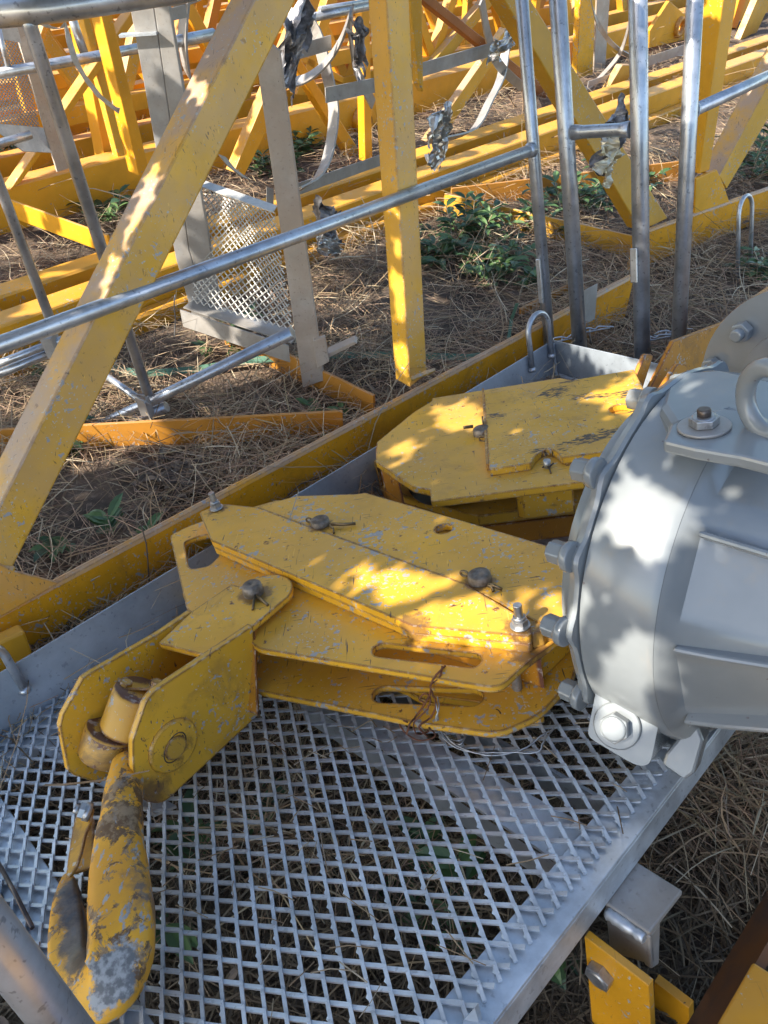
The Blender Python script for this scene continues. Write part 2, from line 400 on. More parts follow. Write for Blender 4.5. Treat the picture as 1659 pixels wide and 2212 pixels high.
def hexnut(b, p, ax, r, h): return b.tube([Vector(p), Vector(p)+Vector(ax).normalized()*h], r, 6, smooth=False)
def thread(b, p, ax, r, h, pitch=0.003):
    n = int(h/pitch*2); pr = []
    for i in range(n+1): pr.append((r if i % 2 else r*0.88, h*i/n))
    return b.lathe(p, ax, pr, 14)

exec_parts = []
# ================================================================== GROUND
def ground():
    n = 130; xs = np.concatenate([np.linspace(-60, -6, 12), np.linspace(-5.5, 5.5, n), np.linspace(6, 60, 12)])
    ys = np.concatenate([np.linspace(-40, -1, 10), np.linspace(-0.8, 8, n), np.linspace(8.5, 90, 16)])
    X, Y = np.meshgrid(xs, ys)
    Z = -0.012+0.015*np.sin(X*3.1+1)*np.sin(Y*2.7)+0.008*np.sin(X*9+Y*5)+0.006*np.sin(Y*14-X*11)
    co = np.stack([X, Y, Z], -1).reshape(-1, 3); w_ = len(xs)
    fs = [[j*w_+i, j*w_+i+1, (j+1)*w_+i+1, (j+1)*w_+i] for j in range(len(ys)-1) for i in range(w_-1)]
    me = bpy.data.meshes.new('ground'); me.from_pydata(co.tolist(), [], fs); me.materials.append(MATS['soil'])
    for p in me.polygons: p.use_smooth = True
    o = bpy.data.objects.new('ground', me); COL.objects.link(o); o['kind'] = 'structure'
ground()

# ================================================================== PLATFORM (galvanised service platform)
WY = 1.45; EY = 0.389; XL = -0.065
pf = thing('service_platform', Pl(0.9, 0.9, 0), 'grey galvanised platform with diamond mesh deck and low kick plate, carrying the yellow blocks', 'platform')
def bx(b, x0, x1, y0, y1, z0, z1): return b.box(Pl(x0, y0, z0), X1*(x1-x0), Y1*(y1-y0), N*(z1-z0))
# expanded metal
ax_, ay_ = 0.01485, 0.0257
XM = 0.99
def mesh_deck():
    b = MB(); n0 = loc(Pp(781.9, 1739.3)); wd = 0.0029
    i0 = int((XL-n0.x)/(2*ax_))-2; i1 = int((XM-n0.x)/(2*ax_))+2
    def inside(p): return XL+0.008 < p[0] < XM and EY+0.028 < p[1] < WY-0.006
    for j in range(-60, 60):
        for i in range(2*i0, 2*i1):
            if (i+j) % 2: continue
            x = n0.x+i*ax_; y = n0.y+j*ay_
            if not (XL-.05 < x < XM+.05 and EY-.05 < y < WY+.05): continue
            for sx in (1, -1):
                x2 = x+sx*ax_; y2 = y+ay_
                p, q = Vector((x, y, 0)), Vector((x2, y2, 0))
                if not inside(p) and not inside(q): continue
                if not inside(p): p = q+(p-q)*0.62
                if not inside(q): q = p+(q-p)*0.62
                d = (q-p).normalized(); sd = Vector((d.y, -d.x, 0))
                z0, z1 = (-0.001, 0.0045) if sx > 0 else (0.0042, -0.0012)
                ww = wd*(0.9 if sx > 0 else 1.05)
                tz = 0.0005*sx
                pa = [p-sd*ww+Vector((0, 0, z0-.002-tz)), p+sd*ww+Vector((0, 0, z0-.002+tz)), p+sd*ww+Vector((0, 0, z0+.0015+tz)), p-sd*ww+Vector((0, 0, z0+.0015-tz))]
                qa = [q-sd*ww+Vector((0, 0, z1-.002-tz)), q+sd*ww+Vector((0, 0, z1-.002+tz)), q+sd*ww+Vector((0, 0, z1+.0015+tz)), q-sd*ww+Vector((0, 0, z1+.0015-tz))]
                pa = [a-d*0.0012 for a in pa]; qa = [a+d*0.0012 for a in qa]
                vs = [Pl(*a) for a in pa+qa]
                b.add(vs, [[3, 2, 1, 0], [4, 5, 6, 7], [0, 1, 5, 4], [1, 2, 6, 5], [2, 3, 7, 6], [3, 0, 4, 7]])
                if sx > 0 and rnd.random() < 0.55:      # zinc drips on the strands
                    m_ = p.lerp(q, rnd.uniform(.3, .6)); zz = z0+(z1-z0)*.5
                    b.add([Pl(*(m_-d*.004-sd*ww+Vector((0, 0, zz)))), Pl(*(m_+d*.005-sd*ww+Vector((0, 0, zz)))), Pl(*(m_+d*.001-sd*(ww+.0028)+Vector((0, 0, zz-.001))))], [[0, 1, 2]])
    b.build('mesh_deck', 'galvanised', pf, fix=False)
mesh_deck()
b = MB()
bx(b, XL, 2.0, EY, EY+0.062, -0.012, -0.005); bx(b, XL, 2.0, EY, EY+0.007, -0.062, -0.0125)
b.build('edge_angle', 'galvanised', pf, bevel=0.0015)
b = MB(); bx(b, XL, XL+0.07, EY+0.077, WY-.09, -0.0125, -0.0055); bx(b, XL-.007, XL-.001, EY, WY, -0.062, 0.012)
b.build('end_angle', 'galvanised', pf, bevel=0.001)
b = MB(); bx(b, XL, 1.95, WY-0.085, WY-0.001, -0.0135, -0.0065); bx(b, XL, 1.95, WY-0.092, WY-.0855, -0.062, -0.0065)
b.build('wall_angle', 'galvanised', pf)
# checker plate deck with raised almond studs
b = MB(); bx(b, XM+.003, 1.97, EY+0.03, WY-.003, -0.004, 0.004)
for i in range(46):
    for j in range(42):
        x = XM+.02+i*0.0225; y = EY+.06+j*0.0245+(0.012 if i % 2 else 0)
        if x > 1.9 or y > WY-.03: continue
        d = Vector((1, 0, 0)) if (i+j) % 2 else Vector((0, 1, 0)); d = Matrix.Rotation(R(45), 3, 'Z') @ d
        s_ = Vector((-d.y, d.x, 0)); c = Vector((x, y, 0.0041))
        vs = [c-d*.010, c+s_*.0028+d*.002, c+d*.010, c-s_*.0028-d*.002, c+Vector((0, 0, .0016))]
        b.add([Pl(*q) for q in vs], [[0, 4, 1], [1, 4, 2], [2, 4, 3], [3, 4, 0]])
b.build('checker_plate', 'checker', pf, fix=False)
# kick plates
b = MB(); WT = 0.118
bx(b, XL-.3, 1.915, WY, WY+0.004, -0.05, WT)
b.build('kick_plate', 'galv_plate', pf, bevel=0.001)
ec0, ec1 = loc(Pp(1210, 733, WT)), loc(Pp(1480, 793, WT))
dE = (ec1-ec0); ec1 = ec0+dE*1.7
e0 = Vector((1.918, WY-.0, 0)); dd = Vector((ec1.x-ec0.x, ec1.y-ec0.y, 0)).normalized()
b = MB(); b.quadprism([Pl(e0.x, e0.y, -.05), Pl(e0.x+dd.x*1.05, e0.y+dd.y*1.05, -.05), Pl(e0.x+dd.x*1.05, e0.y+dd.y*1.05, WT), Pl(e0.x, e0.y, WT)], X1*0.004)
b.build('kick_plate', 'galv_plate', pf, bevel=0.001)
# weld bead at corner
b = MB(); b.tube([Pl(1.912, WY-.004, .004+.0082*i) + Vector((rnd.uniform(-1, 1)*.001, 0, 0)) for i in range(14)], .005, 8, rr=[.004+rnd.random()*.003 for i in range(14)])
b.tube([Pl(1.908+dd.x*t, WY-.006+dd.y*t, .006) for t in [0.01*i for i in range(12)]], .006, 8, rr=[.005+rnd.random()*.004 for i in range(12)])
b.build('weld_bead', 'galvanised', pf)
# lifting loops of round bar
def loop(px1, px2, top_h, name='lifting_loop'):
    # legs at the two pixel feet on the wall plane y'=WY-.012
    p0 = Pl(0, WY-.010, 0); a = loc(PP(*px1, p0, Y1)); c_ = loc(PP(*px2, p0, Y1))
    r_ = abs(c_.x-a.x)/2; mx = (a.x+c_.x)/2; hz = top_h-r_
    pts = [Pl(a.x, WY-.010, a.z), Pl(a.x, WY-.010, hz)]
    sg = 1 if c_.x > a.x else -1
    pts += [Pl(mx-sg*r_*math.cos(t), WY-.010, hz+r_*math.sin(t)) for t in [math.pi*i/10 for i in range(1, 10)]]
    pts += [Pl(c_.x, WY-.010, hz), Pl(c_.x, WY-.010, c_.z)]
    b = MB(); b.tube(pts, 0.0085, 12)
    for q in (pts[0], pts[-1]): b.lathe(q-N*.004, N, [(.010, 0), (.013, .006), (.009, .014)], 10)
    b.build(name, 'galv_tube', pf)
loop((1150, 800), (1192, 770), 0.232)
loop((55, 1492), (-60, 1540), 0.20)
loop((1592, 640), (1619, 632), 0.235)
# under-deck braces
def under(poly, h, name='under_brace', leg=True):
    b = MB(); pts = [Pp(u, v, h) for u, v in poly]; b.plate(pts, -N*.006)
    b.build(name, 'galvanised', pf)
under([(700, 1473), (1310, 1806), (1230, 1880), (1152, 1825), (864, 1639), (620, 1490)], -0.016)
b = MB(); a0, a1 = loc(Pp(640, 1500, -.016)), loc(Pp(1215, 1868, -.016))
b.quadprism([Pl(a0.x, a0.y, -.024), Pl(a1.x, a1.y, -.024), Pl(a1.x, a1.y, -.085), Pl(a0.x, a0.y, -.085)], -Y1*.006)
b.build('under_brace', 'galv_plate', pf)
under([(330, 1760), (380, 1740), (-60, 1500), (-60, 1540)], -0.016)
for x0 in (0.62, 1.3):
    b = MB(); bx(b, x0, x0+.006, EY+.01, WY-.1, -.075, -.018); b.build('cross_member', 'galv_plate', pf)
# upright plate at the near edge corner, flat on the near right edge
q0 = loc(Pp(975, 2212, 0))
b = MB(); b.quadprism([Pp(1010, 2190, .0), Pp(1058, 2215, .0), Pp(1090, 2330, .0), Pp(970, 2290, .0)], N*.004)
t0 = Pp(1040, 2235, 0)
b.quadprism([Pp(985, 2250, -.05), Pp(1048, 2260, -.05), Pp(1048, 2260, -.05)+N*.085, Pp(985, 2250, -.05)+N*.02], X1*.006)
b.build('corner_gusset', 'galv_plate', pf)
# loose offcuts of mesh in the far corner
b = MB()
for i in range(16):
    a = Pl(1.66+rnd.random()*.17, 1.30+rnd.random()*.1, .008); an = rnd.random()*6.28
    b.box(a, (X1*math.cos(an)+Y1*math.sin(an))*.045, (-X1*math.sin(an)+Y1*math.cos(an))*.004, N*.003)
b.build('mesh_offcut', 'galvanised', pf)

# ================================================================== GUARD POSTS AND RAIL
RP = 0.0235
def vpx(px0, h0, vtop):          # platform-vertical through a pixel foot at height h0, up to image row vtop
    a = loc(Pp(*px0, h0)); return a
def post(b, x, y, z0, z1, r=RP, lean=(0, 0)): b.tube([Pl(x, y, z0), Pl(x+lean[0]*(z1-z0), y+lean[1]*(z1-z0), z1)], r, 20)
def fit_post(foot, h0, top_px):
    a = loc(Pp(*foot, h0)); d = 0.99
    # top point: same y'-plane, pixel at the top of the frame
    t = loc(PP(*top_px, Pl(0, a.y, 0), Y1)); return a, t
p1a, p1b = fit_post((1186, 742), 0.07, (1127, 0))
p2a, p2b = fit_post((1251, 732), 0.08, (1205, 0))
p3a, p3b = fit_post((1387, 752), 0.08, (1378, 0))
p4a, p4b = fit_post((1466, 735), 0.08, (1501, 0))
def posttube(b, a, t, r=RP, lo=-.06):
    d = (t-a); d /= d.z; b.tube([Pl(*(a+d*(lo-a.z))), Pl(*(a+d*1.35))], r, 20); return a, d
def at_row(a, d, v, r):      # point of the post axis at image row v (bisection)
    lo, hi = -.1, 1.4
    for _ in range(40):
        m_ = (lo+hi)/2; q = Pl(*(a+d*(m_-a.z))); rel = q-CAM; dep = rel.y*cP-rel.z*sP; vv = 1106-F*(rel.y*sP+rel.z*cP)/dep
        if vv > v: lo = m_
        else: hi = m_
    return Pl(*(a+d*(m_-a.z)))
g1 = thing('guard_rail', Pl(p1a.x, p1a.y, 0), 'galvanised tube post at platform corner with the long sloping rail welded to it', 'guard rail', 'galvanised guard rails of the platform')
b = MB(); a, d = posttube(b, p1a, p1b, RP*.78); b.build('post', 'galv_tube', g1)
j1 = at_row(a, d, 322, 0); rd = (Pl(0, 0, 0)-Pl(1, 0, 0))
jl = loc(j1); endl = loc(PP(0, 745, Pl(0, jl.y, 0), Y1))
far = j1+(Pl(*endl)-j1)*1.15
b = MB(); b.tube([j1, far], 0.0165, 20); b.tube([j1+(far-j1).normalized()*.012, j1+(far-j1).normalized()*.03], .02, 16, rr=[.024, .017]); b.build('rail', 'galv_tube', g1)
b = MB(); c0 = at_row(a, d, 555, 0)-Y1*.0-X1*.026; c1 = at_row(a, d, 650, 0)-X1*.026
b.box(c0-Y1*.008, X1*.008, Y1*.016, (c1-c0)); b.build('hinge_strip', 'galv_tube', g1, bevel=.002)
g2 = thing('post_pair', Pl(p2a.x, p2a.y, 0), 'pair of thick galvanised posts joined by one short rung', 'guard frame')
b = MB(); a2, d2 = posttube(b, p2a, p2b, RP); b.build('post', 'galv_tube', g2)
b = MB(); a3, d3 = posttube(b, p3a, p3b, RP); b.build('post', 'galv_tube', g2)
r0, r1 = at_row(a2, d2, 287, 0), at_row(a3, d3, 278, 0); rv = (r1-r0)
b = MB(); b.tube([r0+rv*.12, r0+rv*.25, r0+rv*.75, r0+rv*.9], .016, 18, rr=[.021, .0175, .0175, .022]); b.build('rung', 'galv_tube', g2)
b = MB(); c0 = at_row(a3, d3, 530, 0)-X1*.03; c1 = at_row(a3, d3, 605, 0)-X1*.03
b.box(c0-Y1*.004, Y1*.022, X1*.006, (c1-c0)); b.build('hinge_plate', 'galv_tube', g2, bevel=.003)
g3 = thing('guard_rail', Pl(p4a.x, p4a.y, 0), 'rightmost galvanised tube post with a rail running off to the right', 'guard rail', 'galvanised guard rails of the platform')
b = MB(); a4, d4 = posttube(b, p4a, p4b, RP*.92); b.build('post', 'galv_tube', g3)
s0 = at_row(a4, d4, 243, 0); s1 = Q(1700, 146, s0.dot(NX)+.0)
s1 = s0+(s1-s0)*1.2
b = MB(); b.tube([s0, s1], .0165, 18); b.tube([s0+(s1-s0).normalized()*.015, s0+(s1-s0).normalized()*.035], .02, 16, rr=[.023, .017]); b.build('rail', 'galv_tube', g3)
# wire R-pins at the post feet
for nm, (u, v), par in (('r', (1275, 716), g2), ('r', (1405, 735), g2), ('r', (1215, 735), g1), ('r', (1440, 722), g3)):
    c = Pp(u, v, .08); b = MB()
    b.tube([c+X1*.045-Y1*.045, c+X1*.0-Y1*.0, c-X1*.02+Y1*.02], .0028, 8)
    b.tube([c+X1*.045-Y1*.06+N*.004, c+X1*.02-Y1*.02+N*.012, c+X1*.01-Y1*.01+N*.004, c+N*.012, c-X1*.02+Y1*.015+N*.014, c-X1*.03+Y1*.03+N*.004, c-X1*.02+Y1*.02], .0028, 8)
    b.tube([c+N*.01, c+N*.0-X1*.005, c-N*.04], .0028, 8)
    b.build('retaining_pin', 'galv_tube', par)
# blurred near post at lower left, with a thin rod
gp = thing('guard_rail', Dp(60, 2212, .60), 'near galvanised rail post cut off by the lower left corner', 'guard rail', 'galvanised guard rails of the platform')
pc = loc(Dp(62, 2120, .66)); b = MB(); pc = loc(Dp(20, 2066, .66)); b.tube([Pl(pc.x, pc.y, pc.z-.45), Pl(pc.x, pc.y, pc.z+.55)], .021, 32)
b.build('post', 'galv_tube', gp)
o = MB().tube([Pp(-6, 1860, .012), Pp(30, 1925, .01), Pp(70, 2004, .01)], .0035, 8).build('steel_rod', 'dark_steel'); tag(o, 'thin dark steel rod lying on the platform frame left of the hook tip', 'rod')

# ================================================================== HOOK BLOCK (foreground, yellow)
hb = thing('hook_block', Pp(800, 1350, 0), 'large yellow crane hook block lying flat on the mesh with its hook towards the viewer', 'hook block')
def pp(lst, h): return [Pp(u, v, h) for u, v in lst]
BT = .186; UC = .150; LC = .052
# narrow thick bars on top (two layers), and the same at the bottom
bar = [(430, 1106), (484, 1089), (555, 1096), (1005, 1262), (1145, 1345), (1148, 1369), (1140, 1374), (890, 1351), (818, 1320), (456, 1167)]
barp = pp(bar, BT)
b = MB(); b.plate(rounded(barp, [.012, .006, 0, 0, .01, .006, .006, .004, 0, .006]), -N*.017); b.build('side_bar', 'yellow_block', hb, bevel=.0015)
b = MB(); b.plate([p-N*.0185-(p-barp[3]).normalized()*.002 for p in barp], -N*.0165); b.build('side_bar', 'yellow_block', hb, bevel=.0015)
b = MB(); b.plate([p-N*(BT-.034) for p in barp], -N*.017); b.build('side_bar', 'yellow_block', hb, bevel=.0015)
b = MB(); b.plate([p-N*(BT-.0165)+(p-barp[3])*.01 for p in barp], -N*.016); b.build('side_bar', 'yellow_block', hb, bevel=.0015)
# wide cover plate
wide = [(555, 1096), (600, 1082), (642, 1071), (771, 1067), (789, 1064), (1000, 1125), (1221, 1190), (1320, 1240), (1250, 1345), (1180, 1350), (1150, 1338), (1005, 1262)]
wp = pp(wide, BT-.003)
def hole(c, r, h, n=20): return circ(Pp(*c, h), N, r, n)
b = MB(); b.plate(wp, -N*.016, [hole((958, 1142), .0175, BT-.003)]); b.build('cover_plate', 'yellow_block', hb, bevel=.0012)
b = MB(); b.cyl(Pp(958, 1142, BT-.035), N, .03, .008); b.build('pin_boss', 'dark_steel', hb)
b = MB(); b.plate([p-N*.017 for p in wp[3:]], -N*.018); b.build('cover_plate', 'yellow_grimy', hb)
# small right-end bar stub
b = MB(); b.plate(pp([(1128, 1318), (1165, 1338), (1178, 1350), (1172, 1362), (1148, 1369), (1120, 1345)], BT-.006), -N*.03); b.build('end_stub', 'yellow_grimy', hb, bevel=.0015)
# upper cheek plate with two slots
uc = [(367, 1157), (400, 1140), (431, 1128), (600, 1080), (1000, 1180), (1250, 1280), (1232, 1362), (1134, 1434), (1085, 1480), (1058, 1484), (900, 1457), (620, 1411), (560, 1401), (545, 1391), (540, 1370), (408, 1320), (402, 1310)]
s1_ = capsule(Pp(825, 1404, UC), Pp(1018, 1426, UC), .0165, N)
s2_ = rounded(pp([(397, 1170), (428, 1158), (470, 1150), (475, 1200), (452, 1223), (412, 1230), (405, 1218)], UC), .012)
b = MB(); b.plate(rounded(pp(uc, UC), [.012, .01, 0, 0, 0, 0, 0, .02, .015, .01, 0, 0, .01, .008, 0, .005, 0]), -N*.012, [s1_, s2_]); b.build('cheek_plate', 'yellow_block', hb, bevel=.0015)
# lower cheek plate
lc = [(373, 1232), (390, 1222), (600, 1150), (1000, 1250), (1262, 1380), (1235, 1470), (1163, 1545), (1090, 1578), (1058, 1582), (900, 1560), (600, 1500), (560, 1492), (545, 1480), (560, 1420), (418, 1318), (408, 1320)]
s3_ = capsule(Pp(828, 1500, LC), Pp(1018, 1506, LC), .0195, N)
b = MB(); b.plate(rounded(pp(lc, LC), [.01, 0, 0, 0, 0, 0, .02, .015, .01, 0, 0, .01, .006, 0, 0, 0]), -N*.013, [s3_]); b.build('cheek_plate', 'yellow_block', hb, bevel=.0015)
# inner web and spacers between the cheeks
b = MB(); A_, B_ = Pp(430, 1180, UC-.013), Pp(430, 1180, LC)
w0, w1 = loc(Pp(480, 1290, .1)), loc(Pp(1170, 1440, .1))
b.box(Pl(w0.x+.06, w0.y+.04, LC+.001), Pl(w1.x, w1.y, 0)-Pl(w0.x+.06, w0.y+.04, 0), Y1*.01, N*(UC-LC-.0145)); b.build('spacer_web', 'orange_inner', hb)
b = MB(); c_ = loc(Pp(1185, 1440, LC)); b.box(Pl(c_.x-.03, c_.y-.01, LC+.001), X1*.11, Y1*.09, N*(UC-LC-.0145)); b.build('spacer_block', 'yellow_block', hb, bevel=.002)
b = MB(); c_ = loc(Pp(700, 1290, .1)); b._lathe(Pl(c_.x+.02, c_.y+.03, LC+.012), N, [(.0, 0), (.14, 0), (.145, .008), (.125, .03), (.145, .052), (.14, .06), (0, .06)], 48, True); b.build('sheave', 'dark_sheave', hb)
# threaded clamp bolts
def clampbolt(px, h, nut=True):
    p = Pp(*px, h); b = MB(); b.cyl(p, N, .0155, .003); hexnut(b, p+N*.003, N, .0125, .010); b.cyl(p+N*.013, N, .0095, .006); thread(b, p+N*.013, N, .0072, .028)
    b.build('clamp_bolt', 'bolt_zinc', hb)
clampbolt((1124, 1352), BT+.001); clampbolt((468, 1098), BT+.001)
pb = Pp(1118, 1487, LC); b = MB(); thread(b, pb-N*.005, N, .0085, UC-LC-.006); b.build('clamp_bolt', 'bolt_zinc', hb)
# pins with split cotters
def pin(px, h, r, hh, legs, par=hb, ring=None):
    p = Pp(*px, h); b = MB(); b._lathe(p, N, [(r, 0), (r*1.02, hh*.3), (r*.98, hh*.85), (r*.82, hh), (r*.25, hh*1.0), (r*.2, hh*.94), (0, hh*.94)], 24, True)
    o = b.build('pin', 'pin_steel', par)
    for path, rr_ in legs:
        b = MB(); b.tube([Pp(u, v, h+z) for u, v, z in path], rr_, 8, rr=[rr_*(1, .95, .9, .8, .7, .6)[min(i, 5)] for i in range(len(path))], flat=.6); b.build('cotter', 'cotter', par)
    if ring:
        b = MB(); (u, v), rw = ring; c = Pp(u, v, h+hh*.35); b.tube([c+X1*math.cos(t)*rw*.0+(-X1*.3+Y1*.95).normalized()*math.cos(t)*rw*1.3+N*math.sin(t)*rw for t in [2*math.pi*i/12 for i in range(13)]], .0022, 8, cap=False); b.build('cotter_eye', 'cotter', par)
pin((693, 1133), BT-.002, .0195, .014, [([(716, 1132, .006), (740, 1133, .006), (768, 1131, .004)], .0042), ([(712, 1136, .006), (720, 1142, .004), (721, 1152, .001)], .0035)], ring=((668, 1124), .0055))
pin((1037, 1254), BT-.002, .0200, .016, [([(1055, 1262, .006), (1068, 1266, .006), (1084, 1273, .003)], .0042), ([(1053, 1264, .006), (1062, 1268, .003), (1066, 1277, .001)], .004)], ring=((1003, 1239), .0055))
# yoke: top plate with round eye, two side plates
YH = .176
eye = Pp(551, 1283, YH)
tp = [(414, 1321), (470, 1270)] 
tl, tr = Pp(414, 1321, YH), Pp(546, 1352, YH)
bl, br = Pp(342, 1389, YH), Pp(443, 1415, YH)
ang = [Pp(500, 1262, YH)+N*0, Pp(537, 1253, YH), Pp(572, 1251, YH), Pp(605, 1261, YH), Pp(627, 1277, YH), Pp(620, 1300, YH), Pp(590, 1322, YH)]
ec_ = Pp(566, 1281, YH); er_ = (Pp(628, 1279, YH)-ec_).length; a0_ = math.degrees(math.atan2((ang[0]-ec_).dot(Y1), (ang[0]-ec_).dot(X1))); ang = [ang[0]]+[ec_+X1*math.cos(R(a))*er_+Y1*math.sin(R(a))*er_ for a in range(100, -75, -10)]
b = MB(); b.plate([bl, tl]+ang+[tr, br], -N*.012); b.build('yoke_plate', 'yellow_yoke', hb, bevel=.0015)
pin((549, 1282), YH, .019, .022, [([(551, 1288, .006), (548, 1300, .004), (546, 1318, .001)], .0042), ([(556, 1288, .006), (568, 1298, .004), (579, 1308, .001)], .0045)])
# right side plate: traced on its own slightly splayed plane
R0, R1, R2 = Pp(546, 1352, YH+.001), Pp(557, 1545, .006), Pp(351, 1738, .004)
nR = (R1-R0).cross(R2-R0).normalized()
if nR.dot(CAM-R0) < 0: nR = -nR
def onR(u, v): return PP(u, v, R0, nR)
rp = [(546, 1352), (557, 1545), (351, 1738), (303, 1727), (270, 1655), (266, 1619), (307, 1516), (340, 1488)]
# the plate silhouette includes its thickness on the left: outer face is pulled right by it
rp = [(546, 1352), (557, 1545), (351, 1738), (310, 1731), (288, 1660), (287, 1600), (317, 1512), (338, 1490)]
b = MB(); b.plate(rounded([onR(*q) for q in rp], [0, 0, .02, .012, .006, .006, .01, .004]), -nR*.013); o = b.build('side_plate', 'yellow_yoke', hb, bevel=.002)
bc = onR(374, 1610); b = MB(); b.lathe(bc, nR, [(.047, -.001), (.046, .003), (.043, .0055)], 40); b.build('bearing_cap', 'yellow_yoke', hb, bevel=.001)
b = MB(); b.lathe(onR(374, 1612)+nR*.005, nR, [(.0205, 0), (.0195, .004)], 32); b.build('trunnion_end', 'yellow_grimy', hb)
b = MB(); tt = [onR(374, 1612)+nR*.0048+((R1-R0).normalized()*math.cos(a)+(R2-R1).normalized()*math.sin(a))*.0225 for a in [2*math.pi*i/32 for i in range(33)]]; b.tube(tt, .0014, 6, cap=False); b.build('seal_ring', 'dark_steel', hb)
# left side plate
L0 = Pp(414, 1321, YH+.001); nL = nR
b = MB(); lpx = [(414, 1321), (342, 1370), (200, 1452), (180, 1465), (136, 1545), (130, 1570), (148, 1665), (160, 1675), (215, 1693), (330, 1600), (440, 1500), (420, 1400)]
b.plate([PP(u, v, L0, nL) for u, v in lpx], -nL*.013); b.build('side_plate', 'yellow_yoke', hb, bevel=.002)
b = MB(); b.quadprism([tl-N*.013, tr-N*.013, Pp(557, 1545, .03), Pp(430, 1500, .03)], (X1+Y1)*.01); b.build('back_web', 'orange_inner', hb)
# swivel: trunnion block, nut housing and retaining plate
mid = lambda u, v, h: Pp(u, v, h)
Lp_, Rp_ = PP(205, 1590, L0, nL), onR(300, 1600)
S0 = Pp(264, 1590, .075)
axS = (Vector((1, 0, 0))*.30+Vector((0, sP, cP))*.90+(CAM-Pp(250, 1580, .08)).normalized()*.28).normalized()
cT = Pp(238, 1602, .080)
b = MB(); b._lathe(cT-axS*.026, axS, [(0, 0), (.046, 0), (.0475, .004), (.0475, .050), (.045, .054), (0, .054)], 36, True); b.build('trunnion', 'yellow_grimy', hb)
cN = cT+axS*.027+Vector((.020, 0, 0))
b = MB(); b._lathe(cN, axS, [(0, 0), (.0445, 0), (.044, .004), (.042, .070), (.039, .077), (0, .077)], 36, True); b.build('hook_nut', 'yellow_grimy', hb)
tN = cN+axS*.0775
b = MB(); sd = nR.cross(axS).normalized(); b.quadprism([tN-Vector((.036, 0, 0))-sd*.016, tN+Vector((.036, 0, 0))-sd*.016, tN+Vector((.036, 0, 0))+sd*.016, tN-Vector((.036, 0, 0))+sd*.016], axS*.005); b.build('locking_plate', 'yellow_grimy', hb, bevel=.001)
b = MB()
for k in (-1, 1):
    b = MB(); hexnut(b, tN+Vector((.026*k, 0, 0))+axS*.0052, axS, .011, .010); b.cyl(tN+Vector((.026*k, 0, 0))+axS*.003, axS, .0115, .004); b.build('locking_bolt', 'yellow_grimy', hb)
# hook: continuous tapering body
hp = [(280, 1645, .080, 36), (268, 1700, .080, 40), (262, 1760, .078, 45), (256, 1820, .074, 52), (257, 1890, .070, 60), (262, 1965, .066, 68), (262, 2040, .060, 70), (250, 2096, .052, 67),
      (224, 2132, .044, 68), (190, 2132, .036, 62), (160, 2096, .028, 49), (149, 2040, .024, 42), (146, 1985, .022, 36), (146, 1940, .022, 28), (146, 1908, .022, 18), (145, 1888, .022, 6)]
def dep(p): q = p-CAM; return q.y*cP-q.z*sP
hp = [(u, v, h, r_*dep(Pp(u, v, h))/F) for u, v, h, r_ in hp]
def hookmesh():
    pts = [Pp(u, v, h) for u, v, h, r_ in hp]; rad = [r_ for *_, r_ in hp]
    # smooth catmull
    P_, R_ = [], []
    for i in range(len(pts)-1):
        a, b_, c_, d_ = pts[max(i-1, 0)], pts[i], pts[i+1], pts[min(i+2, len(pts)-1)]
        for k in range(4):
            t = k/4; P_.append(0.5*((2*b_)+(c_-a)*t+(2*a-5*b_+4*c_-d_)*t*t+(3*b_-a-3*c_+d_)*t**3)); R_.append(rad[i]+(rad[i+1]-rad[i])*t)
    P_.append(pts[-1]); R_.append(rad[-1])
    b = MB(); vs = []; SG = 28
    sp = lambda x, e: math.copysign(abs(x)**e, x)
    for i, p in enumerate(P_):
        t = (P_[min(i+1, len(P_)-1)]-P_[max(i-1, 0)]).normalized(); nf = N*.82-Y1*.45-X1*.15; nz = (nf-t*nf.dot(t)).normalized(); sd_ = t.cross(nz)
        f = i/(len(P_)-1); kk = min(1, max(0, (f-.10)*5)); e = 1.0-.50*kk; th = .9-.34*kk
        for k in range(SG):
            an = 2*math.pi*k/SG; ca, sa = sp(math.cos(an), e), sp(math.sin(an), e)
            wob = 1+.02*math.sin(f*23+k)+.015*math.sin(f*61+k*2)
            vs.append(p+sd_*ca*R_[i]*wob+nz*sa*R_[i]*th*wob*(1-.10*ca))
    b.add(vs, [[i*SG+k, i*SG+(k+1) % SG, (i+1)*SG+(k+1) % SG, (i+1)*SG+k] for i in range(len(P_)-1) for k in range(SG)], True)
    b.f.append(list(range(SG))); b.f.append([(len(P_)-1)*SG+k for k in range(SG)])
    return b, len(P_)
b, npt = hookmesh()
o = b.build('hook', 'hook_paint', hb)
# latch
b = MB(); lt = [(168, 1745), (180, 1733), (193, 1735), (201, 1745), (196, 1775), (185, 1800), (176, 1840), (166, 1870), (150, 1895), (141, 1900), (146, 1860), (155, 1800), (163, 1765)]
b.plate([Pp(u, v, .075-.0003*(v-1740)) for u, v in lt], -N*.006)
b.plate([Pp(u, v, .06-.0003*(v-1740)) for u, v in [(196, 1760), (203, 1770), (200, 1870), (178, 1880), (160, 1885), (170, 1830), (184, 1790)]], -N*.005)
o = b.build('safety_latch', 'yellow_grimy', hb, bevel=.001)
b = MB(); pv = Pp(182, 1752, .08); dv = (-X1*.6+Y1*.5+N*.6).normalized(); hexnut(b, pv, dv, .0125, .008); b.cyl(pv-dv*.01, dv, .014, .010); b.cyl(pv+dv*.008, dv, .007, .008); o2 = b.build('latch_bolt', 'bolt_zinc', hb)

